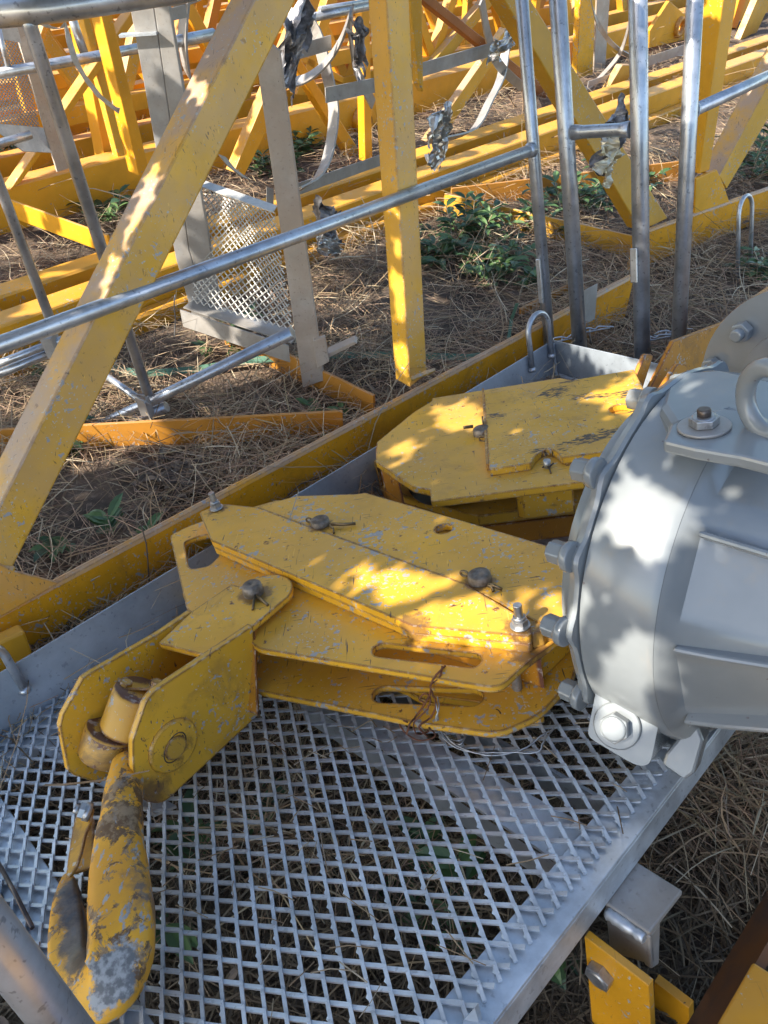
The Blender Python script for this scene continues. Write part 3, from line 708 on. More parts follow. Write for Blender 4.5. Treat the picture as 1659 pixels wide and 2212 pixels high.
# ================================================================== SECOND BLOCK (sheave block behind)
sb = thing('sheave_block', Pp(1060, 1000, 0), 'yellow sheave block with black scuff marks, behind the hook block against the kick plate', 'sheave block')
TH = .165
top = [(814, 955), (812, 997), (891, 1050), (929, 1058), (931, 1083), (1262, 1040), (1256, 1007), (1390, 985), (1400, 850), (1209, 816), (933, 860), (933, 866), (894, 890)]
b = MB(); b.plate(pp(top, TH), -N*.017); b.build('cheek_plate', 'yellow_sheave', sb, bevel=.0015)
def arcpx(c, r, h, a0, a1, n=9):
    c = Pp(*c, h); return [c+X1*math.cos(R(a0+(a1-a0)*i/(n-1)))*r+Y1*math.sin(R(a0+(a1-a0)*i/(n-1)))*r for i in range(n)]
RH = TH+.018
ctr = Pp(1180, 1000, RH)
pr_ = [Pp(1046, 851, RH), Pp(1057, 1014, RH), Pp(1146, 1000, RH)]
arc = []
for i in range(9):
    t = i/8; u = 1146+(1213-1146)*t; v = 1000-12*t-24*math.sin(math.pi*t)**.7; arc.append(Pp(u, v, RH))
pr_ += arc[1:]+[Pp(1347, 970, RH), Pp(1420, 960, RH), Pp(1392, 842, RH), Pp(1369, 798, RH), Pp(1183, 830, RH)]
for i in range(1, 8):
    t = i/8; u = 1183-(1183-1126)*t; v = 830+7*t+12*math.sin(math.pi*t)**.7; pr_.append(Pp(u, v, RH))
pr_ += [Pp(1126, 837, RH)]
b = MB(); b.plate(pr_, -N*.0175, [hole((1341, 883), .026, RH)]); b.build('scuffed_plate', 'yellow_scuffed', sb, bevel=.0015)
b = MB(); b.plate([Pp(1047, 851, TH+.001), Pp(1043, 851, TH+.001), Pp(1052, 1016, TH+.001), Pp(1058, 1016, TH+.001)], N*.016); b.build('plate_weld', 'yellow_sheave', sb)
b = MB(); b.cyl(Pp(1341, 883, .08), N, .022, .07); b.build('inner_pin', 'rust_beam', sb)
BH = .085
bot = [(807, 1045), (825, 1095), (872, 1108), (1008, 1138), (1033, 1143), (1235, 1117), (1420, 1085), (1430, 940), (1200, 900), (933, 920)]
bot = [(806, 1010), (825, 1052), (872, 1085), (1008, 1126), (1033, 1131), (1235, 1106), (1420, 1080), (1430, 940), (1200, 900), (880, 950)]
b = MB(); bot = [(u, v-17) for u, v in bot]; b.plate(pp(bot, BH), -N*.026); b.build('cheek_plate', 'yellow_sheave', sb, bevel=.0015)
sc = Pp(1035, 985, .06); sc = Pl(loc(sc).x, loc(sc).y, 0)
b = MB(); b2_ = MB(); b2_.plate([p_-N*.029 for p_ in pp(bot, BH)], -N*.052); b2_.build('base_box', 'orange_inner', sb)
cs_ = loc(Pp(1045, 1075, .10)); b._lathe(Pl(cs_.x+.035, cs_.y+.118, .090), N, [(0, 0), (.105, 0), (.11, .010), (.095, .025), (.11, .040), (.105, .05), (0, .05)], 64, True); b.build('sheave', 'dark_sheave', sb)
c0 = Pp(1127, 1063, TH-.013); c1 = Pp(1238, 1047, TH-.013)
b = MB(); b.quadprism([c0, c1, c1-N*(TH-.013-BH), c0-N*(TH-.013-BH)], (Y1)*.02); b.build('spacer_box', 'yellow_sheave', sb, bevel=.002)
e0_ = Pp(812, 965, TH-.014); e1_ = Pp(812, 1000, TH-.014)
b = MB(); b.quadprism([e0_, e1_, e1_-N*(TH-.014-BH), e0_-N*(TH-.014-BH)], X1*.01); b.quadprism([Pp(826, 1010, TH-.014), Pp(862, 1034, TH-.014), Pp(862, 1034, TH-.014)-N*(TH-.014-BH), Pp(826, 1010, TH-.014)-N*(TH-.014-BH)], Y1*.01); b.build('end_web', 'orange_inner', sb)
pin((1042, 938), TH, .021, .018, [([(1022, 921, .02), (1005, 923, .022), (1001, 924, .022)], .005), ([(1044, 915, .024), (1042, 905, .024), (1042, 899, .03)], .004)], par=sb, ring=((1043, 948), .007))
b = MB(); q_ = Pp(1183, 1010, TH); b.cyl(q_, N, .0075, .018); b.build('pin', 'bolt_zinc', sb)
b = MB(); b.tube([Pp(1172, 1010, TH+.004), Pp(1176, 1007, TH+.004), Pp(1186, 1009, TH+.006), Pp(1196, 1000, TH+.012)], .0018, 6); b.tube([Pp(1186, 1010, TH+.006), Pp(1190, 1022, TH+.002)], .0018, 6); b.build('cotter', 'dark_steel', sb)
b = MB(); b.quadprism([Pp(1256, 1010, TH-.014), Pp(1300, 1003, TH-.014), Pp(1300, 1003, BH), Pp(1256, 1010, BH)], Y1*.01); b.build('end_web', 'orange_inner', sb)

# ================================================================== YELLOW MOUNT BRACKET near the end wall
yb = thing('mount_bracket', Pp(1480, 830, 0), 'orange yellow steel mounting plate standing between sheave block and grey gearbox', 'bracket')
py = 0.98
yp = Pl(0, py, 0)
def oY(u, v): return PP(u, v, yp, Y1)
b = MB(); b.plate([oY(*q) for q in [(1400, 850), (1456, 737), (1566, 696), (1600, 664), (1680, 610), (1680, 860), (1500, 900)]], Y1*.013); b.build('upright_plate', 'orange_inner', yb, bevel=.0015)
b = MB(); b.plate(rounded([oY(*q) for q in [(1368, 830), (1395, 764), (1412, 766), (1378, 870)]], .012), Y1*.012); b.build('locating_tongue', 'orange_inner', yb, bevel=.0015)
yq = Pl(0, py-.06, 0)
b = MB(); b.plate(rounded([PP(u, v, yq, Y1) for u, v in [(1424, 850), (1466, 784), (1487, 790), (1462, 870)]], .012), Y1*.012); b.build('locating_tongue', 'orange_inner', yb, bevel=.0015)

# ================================================================== GEARBOX
gb = thing('gearbox', Pl(.91, .4, 0), 'large glossy grey painted gearbox with bolted flange, resting on the right platform edge', 'gearbox')
GX, GZ = .915, .240
def ring(y, r_, n=72, cx=GX, cz=GZ, zmin=.012, fac=None):
    out = []
    for k in range(n):
        a = 2*math.pi*k/n; q = r_*(fac(a) if fac else 1)
        out.append(Pl(cx+q*math.cos(a), y, max(cz+q*math.sin(a), zmin)))
    return out
def loft(rings, name, mat, par, smooth=True, bevel=0):
    b = MB(); n = len(rings[0]); vs = [p for r_ in rings for p in r_]
    fs = [[i*n+k, i*n+(k+1) % n, (i+1)*n+(k+1) % n, (i+1)*n+k] for i in range(len(rings)-1) for k in range(n)]
    b.add(vs, fs, smooth); b.f.append(list(range(n))); b.f.append([(len(rings)-1)*n+k for k in range(n)])
    o = b.build(name, mat, par)
    if smooth:
        m = o.modifiers.new('es', 'EDGE_SPLIT'); m.split_angle = R(38)
    return o
def fl(a):   # lobes at the bolts
    q = 1
    for bb in BANG:
        d = abs((a-bb+math.pi) % (2*math.pi)-math.pi); q += .048*math.exp(-(d/.075)**2)
    return q
BANG = [R(x) for x in (130, 153, 175, 203, 103, 60, 30, 0)]
def polyf(n, ph, am):     # faceted radius
    def f(a):
        s = 2*math.pi/n; d = ((a-ph) % s)-s/2; return 1+(math.cos(s/2)/math.cos(d)-1)*am
    return f
loft([ring(.392, .262), ring(.40, .268), ring(.494, .268), ring(.4945, .2665)], 'drum_housing', 'gear_paint', gb)
loft([ring(.4965, .270, 144, fac=fl), ring(.502, .272, 144, fac=fl), ring(.512, .268, 144, fac=fl)], 'flange', 'gear_paint', gb)
loft([ring(.5125, .250), ring(.528, .246), ring(.531, .232), ring(.533, .232), ring(.550, .228), ring(.555, .19)], 'end_cover', 'gear_paint', gb)
# faceted tapering rear casing
pf8 = polyf(9, R(10), 1.0)
loft([ring(.3915, .262), ring(.386, .256), ring(.375, .243, fac=pf8), ring(.26, .190, fac=pf8), ring(.10, .150, fac=pf8), ring(-.05, .14)], 'rear_casing', 'gear_paint', gb)
for a_ in (R(172), R(206), R(137), R(98)):
    ca, sa = math.cos(a_), math.sin(a_); b = MB()
    t_ = (X1*-sa+N*ca)*.0042
    prof = [(.374, .250), (.33, .236), (.20, .186), (.0, .150), (.0, .10), (.374, .15)]
    pts = [Pl(GX+r_*ca, y, GZ+r_*sa) for y, r_ in prof]
    b.quadprism([p-t_ for p in pts], t_*2); b.build('casting_rib', 'gear_paint', gb, bevel=.004)
for a_ in BANG[:4]:
    ca, sa = math.cos(a_), math.sin(a_); p = Pl(GX+.277*ca, .506, max(GZ+.283*sa, .03)); b = MB()
    b.lathe(p, Y1, [(.021, 0), (.021, .010), (.018, .014)], 20); hexnut(b, p+Y1*.014, Y1, .0165, .022); b.lathe(p+Y1*.036, Y1, [(.014, 0), (.010, .003)], 12)
    b.build('flange_bolt', 'gear_paint', gb, bevel=.002)
# drain boss with hex plug
nb = (X1*-.80+Y1*-.22+N*.50).normalized()
bc_ = Pp(1338, 1566, .108)
def onB(u, v): return PP(u, v, bc_, nb)
bp = [(1297, 1440), (1282, 1520), (1269, 1583), (1276, 1596), (1368, 1651), (1388, 1655), (1405, 1650), (1432, 1520), (1449, 1418), (1400, 1340)]
b = MB(); b.plate(rounded([onB(*q) for q in bp], .012, 5), -nb*.13); b.build('drain_boss', 'gear_paint', gb, bevel=.006)
b = MB(); b.lathe(onB(1334, 1567)+nb*-.001, nb, [(.033, 0), (.033, .005), (.031, .0065)], 36); o = b.build('drain_washer', 'gear_paint', gb)
b = MB(); hexnut(b, onB(1334, 1567)+nb*.0055, nb, .0215, .016); b.lathe(onB(1334, 1567)+nb*.0215, nb, [(.0185, 0), (.016, .0025)], 20); b.build('drain_plug', 'gear_paint', gb, bevel=.0015)
# foot at the lower edge
ft = [(1437, 1628), (1468, 1590), (1505, 1560), (1520, 1600), (1500, 1670), (1480, 1685), (1430, 1650)]
fc = Pp(1470, 1640, .03); b = MB(); b.plate([PP(u, v, fc, nb) for u, v in ft], -nb*.05); b.build('casting_foot', 'gear_paint', gb, bevel=.004)
# top lug with washer, nut and stud
th_ = .512; lug = [(1432, 952), (1447, 918), (1475, 905), (1560, 880), (1640, 890), (1700, 930), (1700, 1010), (1600, 985), (1500, 968)]
b = MB(); b.plate(pp(lug, th_), -N*.016); b.build('top_lug', 'gear_paint', gb, bevel=.004)
wc = Pp(1521, 925, th_); b = MB(); b.lathe(wc, N, [(.030, 0.0005), (.0305, .003), (.0295, .0045)], 36); b.build('washer', 'galv_dusty', gb)
b = MB(); hexnut(b, wc+N*.005, N, .0175, .010); b.lathe(wc+N*.015, N, [(.0145, 0), (.012, .0015)], 16); b.build('nut', 'bolt_zinc', gb, bevel=.001)
b = MB(); b.lathe(wc+N*.014, N, [(.008, 0), (.008, .010), (.0065, .0115)], 18); b.build('stud', 'dark_steel', gb)
# top saddle (pale top surface towards the bracket)
b = MB(); sdl = [(1425, 880), (1446, 803), (1560, 795), (1720, 830), (1720, 960), (1560, 885), (1447, 915)]
b.plate(pp(sdl, th_-.003), -N*.03); b.build('top_saddle', 'gear_paint', gb, bevel=.01)
# lifting eye
le = loc(Pp(1662, 935, th_)); b = MB(); c_ = Pl(le.x, le.y, th_+.038)
ax2 = (X1*.35+Y1*.94).normalized(); b.tube([c_+ax2*math.cos(t)*.036+N*math.sin(t)*.040 for t in [2*math.pi*i/28 for i in range(29)]], .011, 16, cap=False)
b.build('lifting_eye', 'gear_paint', gb)
# upper side bolts on left of saddle
for (u, v) in ((1398, 866),):
    p = Pp(u+14, v+2, th_-.03); b = MB(); b.lathe(p, Y1, [(.020, 0), (.020, .012), (.017, .016)], 20); hexnut(b, p+Y1*.016, Y1, .016, .02); b.build('flange_bolt', 'gear_paint', gb, bevel=.002)
# ---- motor flange disc behind, top right
mt = thing('winch_motor', Pl(1.45, .6, 0), 'grey bolted disc flange of the winch motor at the right frame edge above the gearbox', 'motor')
xm = 1.22
def oX(u, v, x=xm): return PP(u, v, Pl(x, 0, 0), X1)
pA, pB, pC = [loc(oX(u, v)) for u, v in ((1514, 800), (1546, 712), (1659, 630))]
# circle through three points in (y,z)
def circ3(a, b_, c_):
    ax0, ay0, bx0, by0, cx0, cy0 = a.y, a.z, b_.y, b_.z, c_.y, c_.z
    d = 2*(ax0*(by0-cy0)+bx0*(cy0-ay0)+cx0*(ay0-by0))
    ux = ((ax0**2+ay0**2)*(by0-cy0)+(bx0**2+by0**2)*(cy0-ay0)+(cx0**2+cy0**2)*(ay0-by0))/d
    uy = ((ax0**2+ay0**2)*(cx0-bx0)+(bx0**2+by0**2)*(ax0-cx0)+(cx0**2+cy0**2)*(bx0-ax0))/d
    return ux, uy, math.hypot(ax0-ux, ay0-uy)
my, mz, mr = circ3(pA, pB, pC)
print('motor disc', my, mz, mr)
mr = min(mr, .30)
b = MB(); b._lathe(Pl(xm, my, mz), X1, [(0, 0), (mr*.60, 0), (mr*.605, .004), (mr*.63, .004), (mr, .004), (mr*1.0, .030), (mr*.8, .032), (mr*.8, .20), (0, .20)], 72, True); o = b.build('motor_flange', 'gear_paint', mt); m_ = o.modifiers.new('es', 'EDGE_SPLIT'); m_.split_angle = R(30)
for (u, v) in ((1606, 714), (1541, 790)):
    p = oX(u, v); b = MB(); hexnut(b, p-X1*.016, X1, .017, .018); b.lathe(p-X1*.030, X1, [(.009, 0), (.0105, .003), (.0105, .015)], 14); b.build('flange_bolt', 'gear_paint', mt, bevel=.0015)

# ================================================================== BRACKET UNDER PLATFORM, lower right
ub = thing('support_leg', Pp(1340, 2000, -.15), 'yellow bracket bolted to the galvanised stub under the near platform edge', 'bracket')
hA = -.066
A0, A1, A2, A3 = Pp(1305, 1948, hA), Pp(1403, 2015, hA), Pp(1475, 1923, hA), Pp(1368, 1856, hA)
b = MB(); b.quadprism([A0, A1, A2, A3], -N*.010); b.quadprism([A0-N*.0105, A1-N*.0105, A1-N*.075, A0-N*.12], X1*.010)
b.quadprism([A1-N*.0105, A1-N*.0105+X1*.028, A1-N*.10+X1*.020, A1-N*.085], Y1*.012); b.build('stub_angle', 'galv_dusty', ub, bevel=.003)
b = MB(); b.tube([A0.lerp(A1, t)-N*.012-X1*.004 for t in [i/14 for i in range(1, 14)]], .007, 8, rr=[.006+rnd.random()*.004 for i in range(13)]); b.build('weld_bead', 'galvanised', ub)
xf_ = loc(A0).x-.045
def oXf(u, v): return PP(u, v, Pl(xf_, 0, 0), X1)
b = MB(); b.plate([oXf(*q) for q in [(1262, 2023), (1401, 2130), (1412, 2330), (1290, 2330)]], X1*.012); b.build('yellow_plate', 'yellow_beam', ub, bevel=.0015)
b = MB(); pc_ = oXf(1300, 2100); hexnut(b, pc_-X1*.014, X1, .020, .0145); b.lathe(pc_-X1*.016, X1, [(.013, 0), (.017, .003)], 16); b.build('hex_bolt', 'bolt_zinc', ub, bevel=.001)
xg = xf_+.085
b = MB(); b.plate([PP(u, v, Pl(xg, 0, 0), X1) for u, v in [(1413, 2120), (1488, 2178), (1492, 2330), (1466, 2330), (1460, 2205), (1440, 2195), (1413, 2175)]], X1*.014); b.build('rear_plate', 'yellow_beam', ub, bevel=.001)
bm_ = thing('box_beam', Pp(1600, 2100, -.3), 'rusty dark box beam with bright yellow top in the lower right corner', 'beam')
hbm = -.26; yb0 = loc(Pp(1497, 2190, hbm)).y
lo, hi = hbm, .3
for _ in range(40):
    m_ = (lo+hi)/2
    if loc(Pp(1552, 2212, m_)).y > yb0: lo = m_
    else: hi = m_
htop = -.19; yb1 = loc(Pp(1552, 2212, htop)).y
b = MB(); b.quadprism([Pl(-.3, yb0, hbm), Pl(1.3, yb0, hbm), Pl(1.3, yb1-.001, htop-.005), Pl(-.3, yb1-.001, htop-.005)], -Y1*.012-N*.004); b.build('beam_web', 'rust_beam', bm_)
b = MB(); b.box(Pl(-.3, yb1, htop-.003), X1*.92, -Y1*.16, N*.012); b.build('beam_flange', 'yellow_beam', bm_, bevel=.004)

# ================================================================== JIB SECTION A (nearest lattice)
aL, aR = G(0, 1325, .17), G(1659, 440, .17)
dA = (aR-aL).normalized(); nA = Vector((-dA.y, dA.x, 0))
nL = (nA-UP*.2).normalized()
def A(u, v, off=0.0): return PP(u, v, aL+nA*off, nL)
ja = thing('jib_section', aL.lerp(aR, .4)*1, 'nearest yellow lattice jib section, its bottom chord running along the platform', 'crane section', 'yellow crane lattice sections lying in the yard')
ja.location.z = 0
eA = A(1371, 590); b = MB(); s_, e_ = aL-dA*1.5, aL+dA*(eA-aL).dot(dA)
prof = [(0, -.168), (0, -.012), (.004, -.003), (.012, 0), (.019, -.003), (.019, -.155), (.14, -.155), (.14, -.168)]
vs = [s_+nA*x+UP*z for x, z in prof]+[e_+nA*x+UP*z for x, z in prof]; n_ = len(prof)
b.add(vs, [list(range(n_))[::-1], list(range(n_, 2*n_))]+[[i, (i+1) % n_, n_+(i+1) % n_, n_+i] for i in range(n_)]); b.build('bottom_chord', 'yellow_chord', ja)
def member(pts, depth, name, mat, par, plane, bevel=.004, ext=None, edir=None):
    """front face quad from image corners (top-left, bottom-left, bottom-right, top-right), extended upward by ext"""
    tl_, bl_, br_, tr_ = [plane(*q) for q in pts]
    if ext: tl_ = tl_+(tl_-bl_)*ext; tr_ = tr_+(tr_-br_)*ext
    b = MB(); b.quadprism([tl_, bl_, br_, tr_], (edir or nA)*depth); return b.build(name, mat, par, bevel=bevel)
pa = lambda u, v: A(u, v, -.004)
qL, qR = G(1402, 572, 0), G(1659, 474, 0); dQ = (qR-qL).normalized(); nQ = Vector((-dQ.y, dQ.x, 0))
nQL = (nQ-UP*.1).normalized()
def A2(u, v, off=0.0): return PP(u, v, qL+nQ*off, nQL)
pa2 = lambda u, v: A2(u, v, -.004)
pa3 = lambda u, v: A2(u, v, .022)
jb = thing('jib_section', G(1480, 560, 0), 'yellow lattice section standing behind the right hand tube posts', 'crane section', 'yellow crane lattice sections lying in the yard')
zt_ = A2(1402, 491).z; zt2_ = A2(1659, 406).z; print('A2 top', zt_, zt2_)
z3_ = (zt_+zt2_)/2; sa_, sb_ = A2(1366, 560), qR+dQ*2; sa_.z = sb_.z = 0
b = MB(); vs = [s0_+nQ*x+UP*z for s0_ in (sa_, sb_) for x, z in [(0, 0), (0, z3_-.01), (.006, z3_-.002), (.015, z3_), (.02, z3_-.003), (.02, .0)]]
b.add(vs, [list(range(6))[::-1], list(range(6, 12))]+[[i, (i+1) % 6, 6+(i+1) % 6, 6+i] for i in range(6)]); b.build('bottom_chord', 'yellow_chord', jb)
member([(548, 0), (-75, 1240), (25, 1232), (640, 0)], .075, 'diagonal_brace', 'yellow_near', ja, pa, ext=.7)
pac = lambda u, v: A(u, v, .04)
member([(835, 0), (884, 800), (922, 797), (884, 0)], .065, 'lattice_post', 'yellow_near', ja, pac, ext=.7)
b = MB(); b.quadprism([pac(884, 795), pac(922, 792), pac(921, 806), pac(886, 836)], nA*.06); b.build('post_toe', 'yellow_near', ja)
member([(1089, 0), (1385, 500), (1443, 471), (1147, 0)], .07, 'diagonal_brace', 'yellow_dusty', jb, pa3, ext=.7)
member([(1562, 0), (1511, 376), (1533, 367), (1592, 0)], .075, 'lattice_post', 'yellow_beam', jb, pa3, ext=.7)
member([(1720, 70), (1553, 380), (1570, 408), (1740, 120)], .085, 'diagonal_brace', 'yellow_near', jb, pa3, ext=1.2)
b = MB(); b.plate([pa2(*q) for q in [(1504, 387), (1549, 367), (1566, 407), (1579, 448), (1500, 500)]], nQ*.014); b.build('gusset_plate', 'yellow_beam', jb, bevel=.002)
b = MB(); b.plate([pa(*q) for q in [(-80, 1205), (0, 1217), (26, 1229), (126, 1256), (20, 1318), (-80, 1370)]], nA*-.006); b.build('gusset_plate', 'yellow_chord', ja, bevel=.002)
b = MB(); b.quadprism([A(-20, 1372, -.012), A(40, 1345, -.012), A(64, 1412, -.012), A(-20, 1460, -.012)], -nA*.03); b.build('lug_block', 'yellow_beam', ja, bevel=.006)
# gray primed repair patch on the chord
b = MB(); b.quadprism([A(1262, 700, -.003), A(1284, 690, -.003), A(1290, 612, -.003), A(1252, 632, -.003)], -nA*.002); b.build('primer_patch', 'galv_dusty', ja)
for w0_, w1_ in (((884, 822), (938, 800)), ((-30, 1218), (30, 1232))):
    b = MB(); a_, c_ = A(*w0_, -.002), A(*w1_, -.002); b.tube([a_.lerp(c_, i/12)+UP*.002 for i in range(13)], .006, 8, rr=[.005+rnd.random()*.004 for i in range(13)]); b.build('weld_bead', 'yellow_dusty', ja)
def flat_ground(p, q, z0, z1, name, mat, par, th=.01):
    p, q = Vector(p), Vector(q); p.z = q.z = z0; d = (q-p).normalized(); n = Vector((-d.y, d.x, 0))
    b = MB(); b.quadprism([p, q, Vector((q.x, q.y, z1)), Vector((p.x, p.y, z1))], n*th); return b.build(name, mat, par, bevel=.0015)
flat_ground(G(479, 700, .08), G(806, 858, .08), .0, .085, 'cross_flat', 'orange_flat', ja)
flat_ground(G(-60, 932, .09), G(740, 889, .09), .0, .09, 'cross_flat', 'orange_flat', ja)
flat_ground(G(960, 418, .09), G(1376, 512, .09), .0, .09, 'cross_flat', 'yellow_dusty', ja)
flat_ground(G(976, 407, .10), G(1500, 345, .10), .0, .10, 'cross_flat', 'orange_flat', ja)
flat_ground(G(1130, 640, .08), G(1130, 640, .08)+dA*.3, .0, .03, 'cross_flat', 'orange_flat', ja)

# ================================================================== SECTION B: stacked chords behind
sB = thing('jib_section', Q(600, 600, 2.5), 'two parallel yellow chords lying in the grass behind the mesh guard', 'crane section', 'yellow crane lattice sections lying in the yard')
sB.location.z = 0
def beam(q, topl, botl, name, mat, par, depth=.10, lip=True, x0=-300, x1=2000):
    """beam face on plane q between two image lines ((u,v),(u,v))"""
    t0 = Q(*topl[0], q); zt = t0.z; zb = Q(*botl[0], q).z; zb = max(zb, -.03)
    a = NX*q+X1*Q(x0, topl[0][1], q).dot(X1) if False else None
    s0 = t0.dot(X1); a = NX*q+X1*(s0-3); c = NX*q+X1*(s0+9)
    b = MB(); P0 = [(0, zb), (0, zt-.008), (.004, zt-.002), (.010, zt), (depth, zt), (depth, zt-.012), (.014, zt-.012), (.014, zb)]
    if not lip: P0 = [(0, zb), (0, zt-.008), (.008, zt), (depth, zt), (depth, zb)]
    vs = [a+NX*x+UP*z for x, z in P0]+[c+NX*x+UP*z for x, z in P0]; n = len(P0)
    b.add(vs, [list(range(n))[::-1], list(range(n, 2*n))]+[[i, (i+1) % n, n+(i+1) % n, n+i] for i in range(n)]); return b.build(name, mat, par)
beam(2.78, ((0, 641), 0), ((0, 695), 0), 'chord', 'yellow_beam', sB, lip=False)
beam(2.50, ((0, 705), 0), ((0, 847), 0), 'chord', 'yellow_beam', sB, depth=.10)
o = beam(2.44, ((0, 800), 0), ((0, 850), 0), 'chord_flange', 'yellow_beam', sB, depth=.05, lip=False)
# section C
sC = thing('jib_section', Q(600, 350, 3.6), 'yellow lattice section with a deep bottom beam behind the ladder hoops', 'crane section', 'yellow crane lattice sections lying in the yard')
sC.location.z = 0
beam(3.60, ((48, 395), 0), ((0, 508), 0), 'bottom_beam', 'yellow_far', sC, depth=.12)
def mq(q): return lambda u, v: Q(u, v, q)
def mem(pts, q, depth, name, mat, par, ext=None): return member(pts, depth, name, mat, par, mq(q), ext=ext, edir=NX)
mem([(219, 120), (20, 412), (45, 395), (240, 120)], 3.57, .07, 'diagonal_brace', 'yellow_far', sC, ext=.8)
mem([(212, 7), (300, 380), (322, 365), (236, 7)], 3.0, .08, 'lattice_post', 'yellow_far', sC, ext=.5)
mem([(212, 170), (258, 352), (274, 345), (228, 170)], 3.62, .05, 'lattice_post', 'yellow_dusty', sC, ext=1.2)
mem([(562, 235), (505, 372), (528, 380), (600, 235)], 3.3, .07, 'diagonal_brace', 'yellow_far', sC, ext=1.2)
mem([(783, 60), (789, 350), (805, 345), (799, 60)], 3.1, .05, 'lattice_post', 'yellow_far', sC, ext=.6)
mem([(911, 0), (1180, 215), (1180, 190), (911, -25)], 3.3, .06, 'diagonal_brace', 'brown_paint', sC, ext=.4)
mem([(886, 0), (905, 180), (905+10, 200), (912, 0)], 1.9, .03, 'lattice_post', 'yellow_dusty', sC, ext=.6)
b = MB(); lug_ = Q(785, 260, 3.58); b.tube([lug_-NX*.03, lug_+NX*.02], .075, 28); b.build('pin_lug', 'yellow_far', sC, bevel=.004)
b = MB(); b.tube([lug_-NX*.034, lug_-NX*.029], .042, 24); b.build('pin_bore', 'dark_steel', sC)
flat_ground(G(10, 405, .25), G(236, 530, .16), .12, .20, 'cross_flat', 'yellow_far', sC)
flat_ground(G(640, 470, .12), G(960, 395, .12), .03, .12, 'cross_flat', 'yellow_far', sC)
mem([(690, 230), (760, 345), (790, 345), (716, 230)], 3.35, .06, 'diagonal_brace', 'yellow_far', sC, ext=.9)
mem([(1010, 180), (905, 330), (932, 336), (1030, 190)], 3.2, .05, 'diagonal_brace', 'yellow_dusty', sC, ext=.8)
flat_ground(G(905, 378, .06), G(1180, 330, .06), .0, .06, 'cross_flat', 'yellow_beam', sC)
sE = thing('jib_section', Q(1300, 100, 3.5), 'clutter of yellow braces and a pierced end plate at upper right', 'crane section', 'yellow crane lattice sections lying in the yard')
mem([(160, -10), (228, 350), (258, 346), (215, -10)], 3.75, .10, 'lattice_post', 'yellow_far', sC)
mem([(110, 5), (80, 96), (92, 99), (126, 5)], 3.9, .06, 'diagonal_brace', 'yellow_dusty', sC, ext=.5)
mem([(694, 40), (640, 205), (658, 208), (716, 40)], 3.9, .06, 'diagonal_brace', 'yellow_far', sC, ext=.5)
mem([(640, 128), (742, 182), (742, 166), (640, 108)], 3.9, .05, 'diagonal_brace', 'yellow_far', sC)
mem([(1030, 20), (930, 140), (950, 150), (1056, 20)], 4.1, .06, 'diagonal_brace', 'yellow_dusty', sE, ext=.3)
mem([(1255, -10), (1245, 180), (1280, 176), (1287, -10)], 3.45, .05, 'lattice_post', 'yellow_block', sE, ext=.3)
mem([(1290, -10), (1282, 182), (1306, 174), (1318, -10)], 3.5, .05, 'lattice_post', 'cream_post', sE, ext=.3)
mem([(1345, 140), (1296, 222), (1330, 226), (1372, 140)], 3.0, .05, 'diagonal_brace', 'yellow_dusty', sE)
mem([(1640, -10), (1588, 112), (1614, 115), (1672, -10)], 3.3, .06, 'diagonal_brace', 'yellow_dusty', sE, ext=.3)
mem([(1600, -10), (1580, 60), (1592, 62), (1615, -10)], 3.5, .06, 'lattice_post', 'yellow_far', sE, ext=.3)
b = MB(); b.plate([Q(u, v, 3.5) for u, v in [(1446, 2), (1482, 33), (1480, 86), (1402, 104), (1404, 66)]], NX*.03, [circ(Q(1466, 58, 3.5), NX, .045, 20)]); b.build('end_plate', 'yellow_beam', sE, bevel=.003)
b = MB(); b._lathe(Q(1466, 58, 3.5)+NX*.02, -NX, [(.046, 0), (.075, 0), (.075, .05), (.046, .05), (.046, 0)], 28, True); b.build('pin_lug', 'orange_flat', sE)
for q_, l0_, l1_ in ((4.35, (350, 118), (350, 150)), (4.1, (350, 190), (350, 228))):
    tz = Q(*l0_, q_); a_ = NX*q_+X1*(tz.dot(X1)-2.2); c_ = NX*q_+X1*(tz.dot(X1)+1.6); b = MB(); zb_ = Q(*l1_, q_).z
    a_.z = c_.z = zb_; b.box(a_, c_-a_, NX*.08, UP*(tz.z-zb_)); b.build('upper_chord', 'yellow_far', sC, bevel=.003)
# sections farther back: same family, each traced at its distance
def farsection(q, label, s0, zt, zt2, pitch, mat='yellow_far', seed=0):
    r_ = random.Random(seed)
    t = thing('jib_section', NX*q+X1*(s0+2), label, 'crane section', 'yellow crane lattice sections lying in the yard')
    def seg(a, z0, c, z1, wd, dp, name, mt, off=0.0):
        p0 = NX*(q+off)+X1*a+UP*z0; p1 = NX*(q+off)+X1*c+UP*z1; d = (p1-p0).normalized(); n = d.cross(NX).normalized()*wd/2
        b = MB(); b.quadprism([p0-n, p1-n, p1+n, p0+n], NX*dp); b.build(name, mt, t, bevel=.003)
    L = 9
    seg(s0, zt/2, s0+L, zt/2, zt, .09, 'bottom_chord', mat); seg(s0, zt2, s0+L, zt2, .10, .09, 'top_chord', mat)
    seg(s0, zt/2+.02, s0+L, zt/2+.02, zt*.9, .09, 'bottom_chord', mat, .75)
    k = 0; x = s0+.3
    while x < s0+L-.5:
        seg(x, zt-.03, x+pitch/2, zt2-.03, .065, .065, 'diagonal_brace', r_.choice([mat, 'yellow_dusty', mat, 'orange_flat']), .01)
        seg(x+pitch/2, zt2-.03, x+pitch, zt-.03, .065, .065, 'diagonal_brace', r_.choice([mat, 'yellow_dusty', mat]), .012)
        if r_.random() < .7: seg(x+pitch/2+.03, zt-.02, x+pitch/2+.03, zt2, .06, .05, 'lattice_post', r_.choice([mat, 'yellow_dusty']), .085)
        x += pitch
    return t
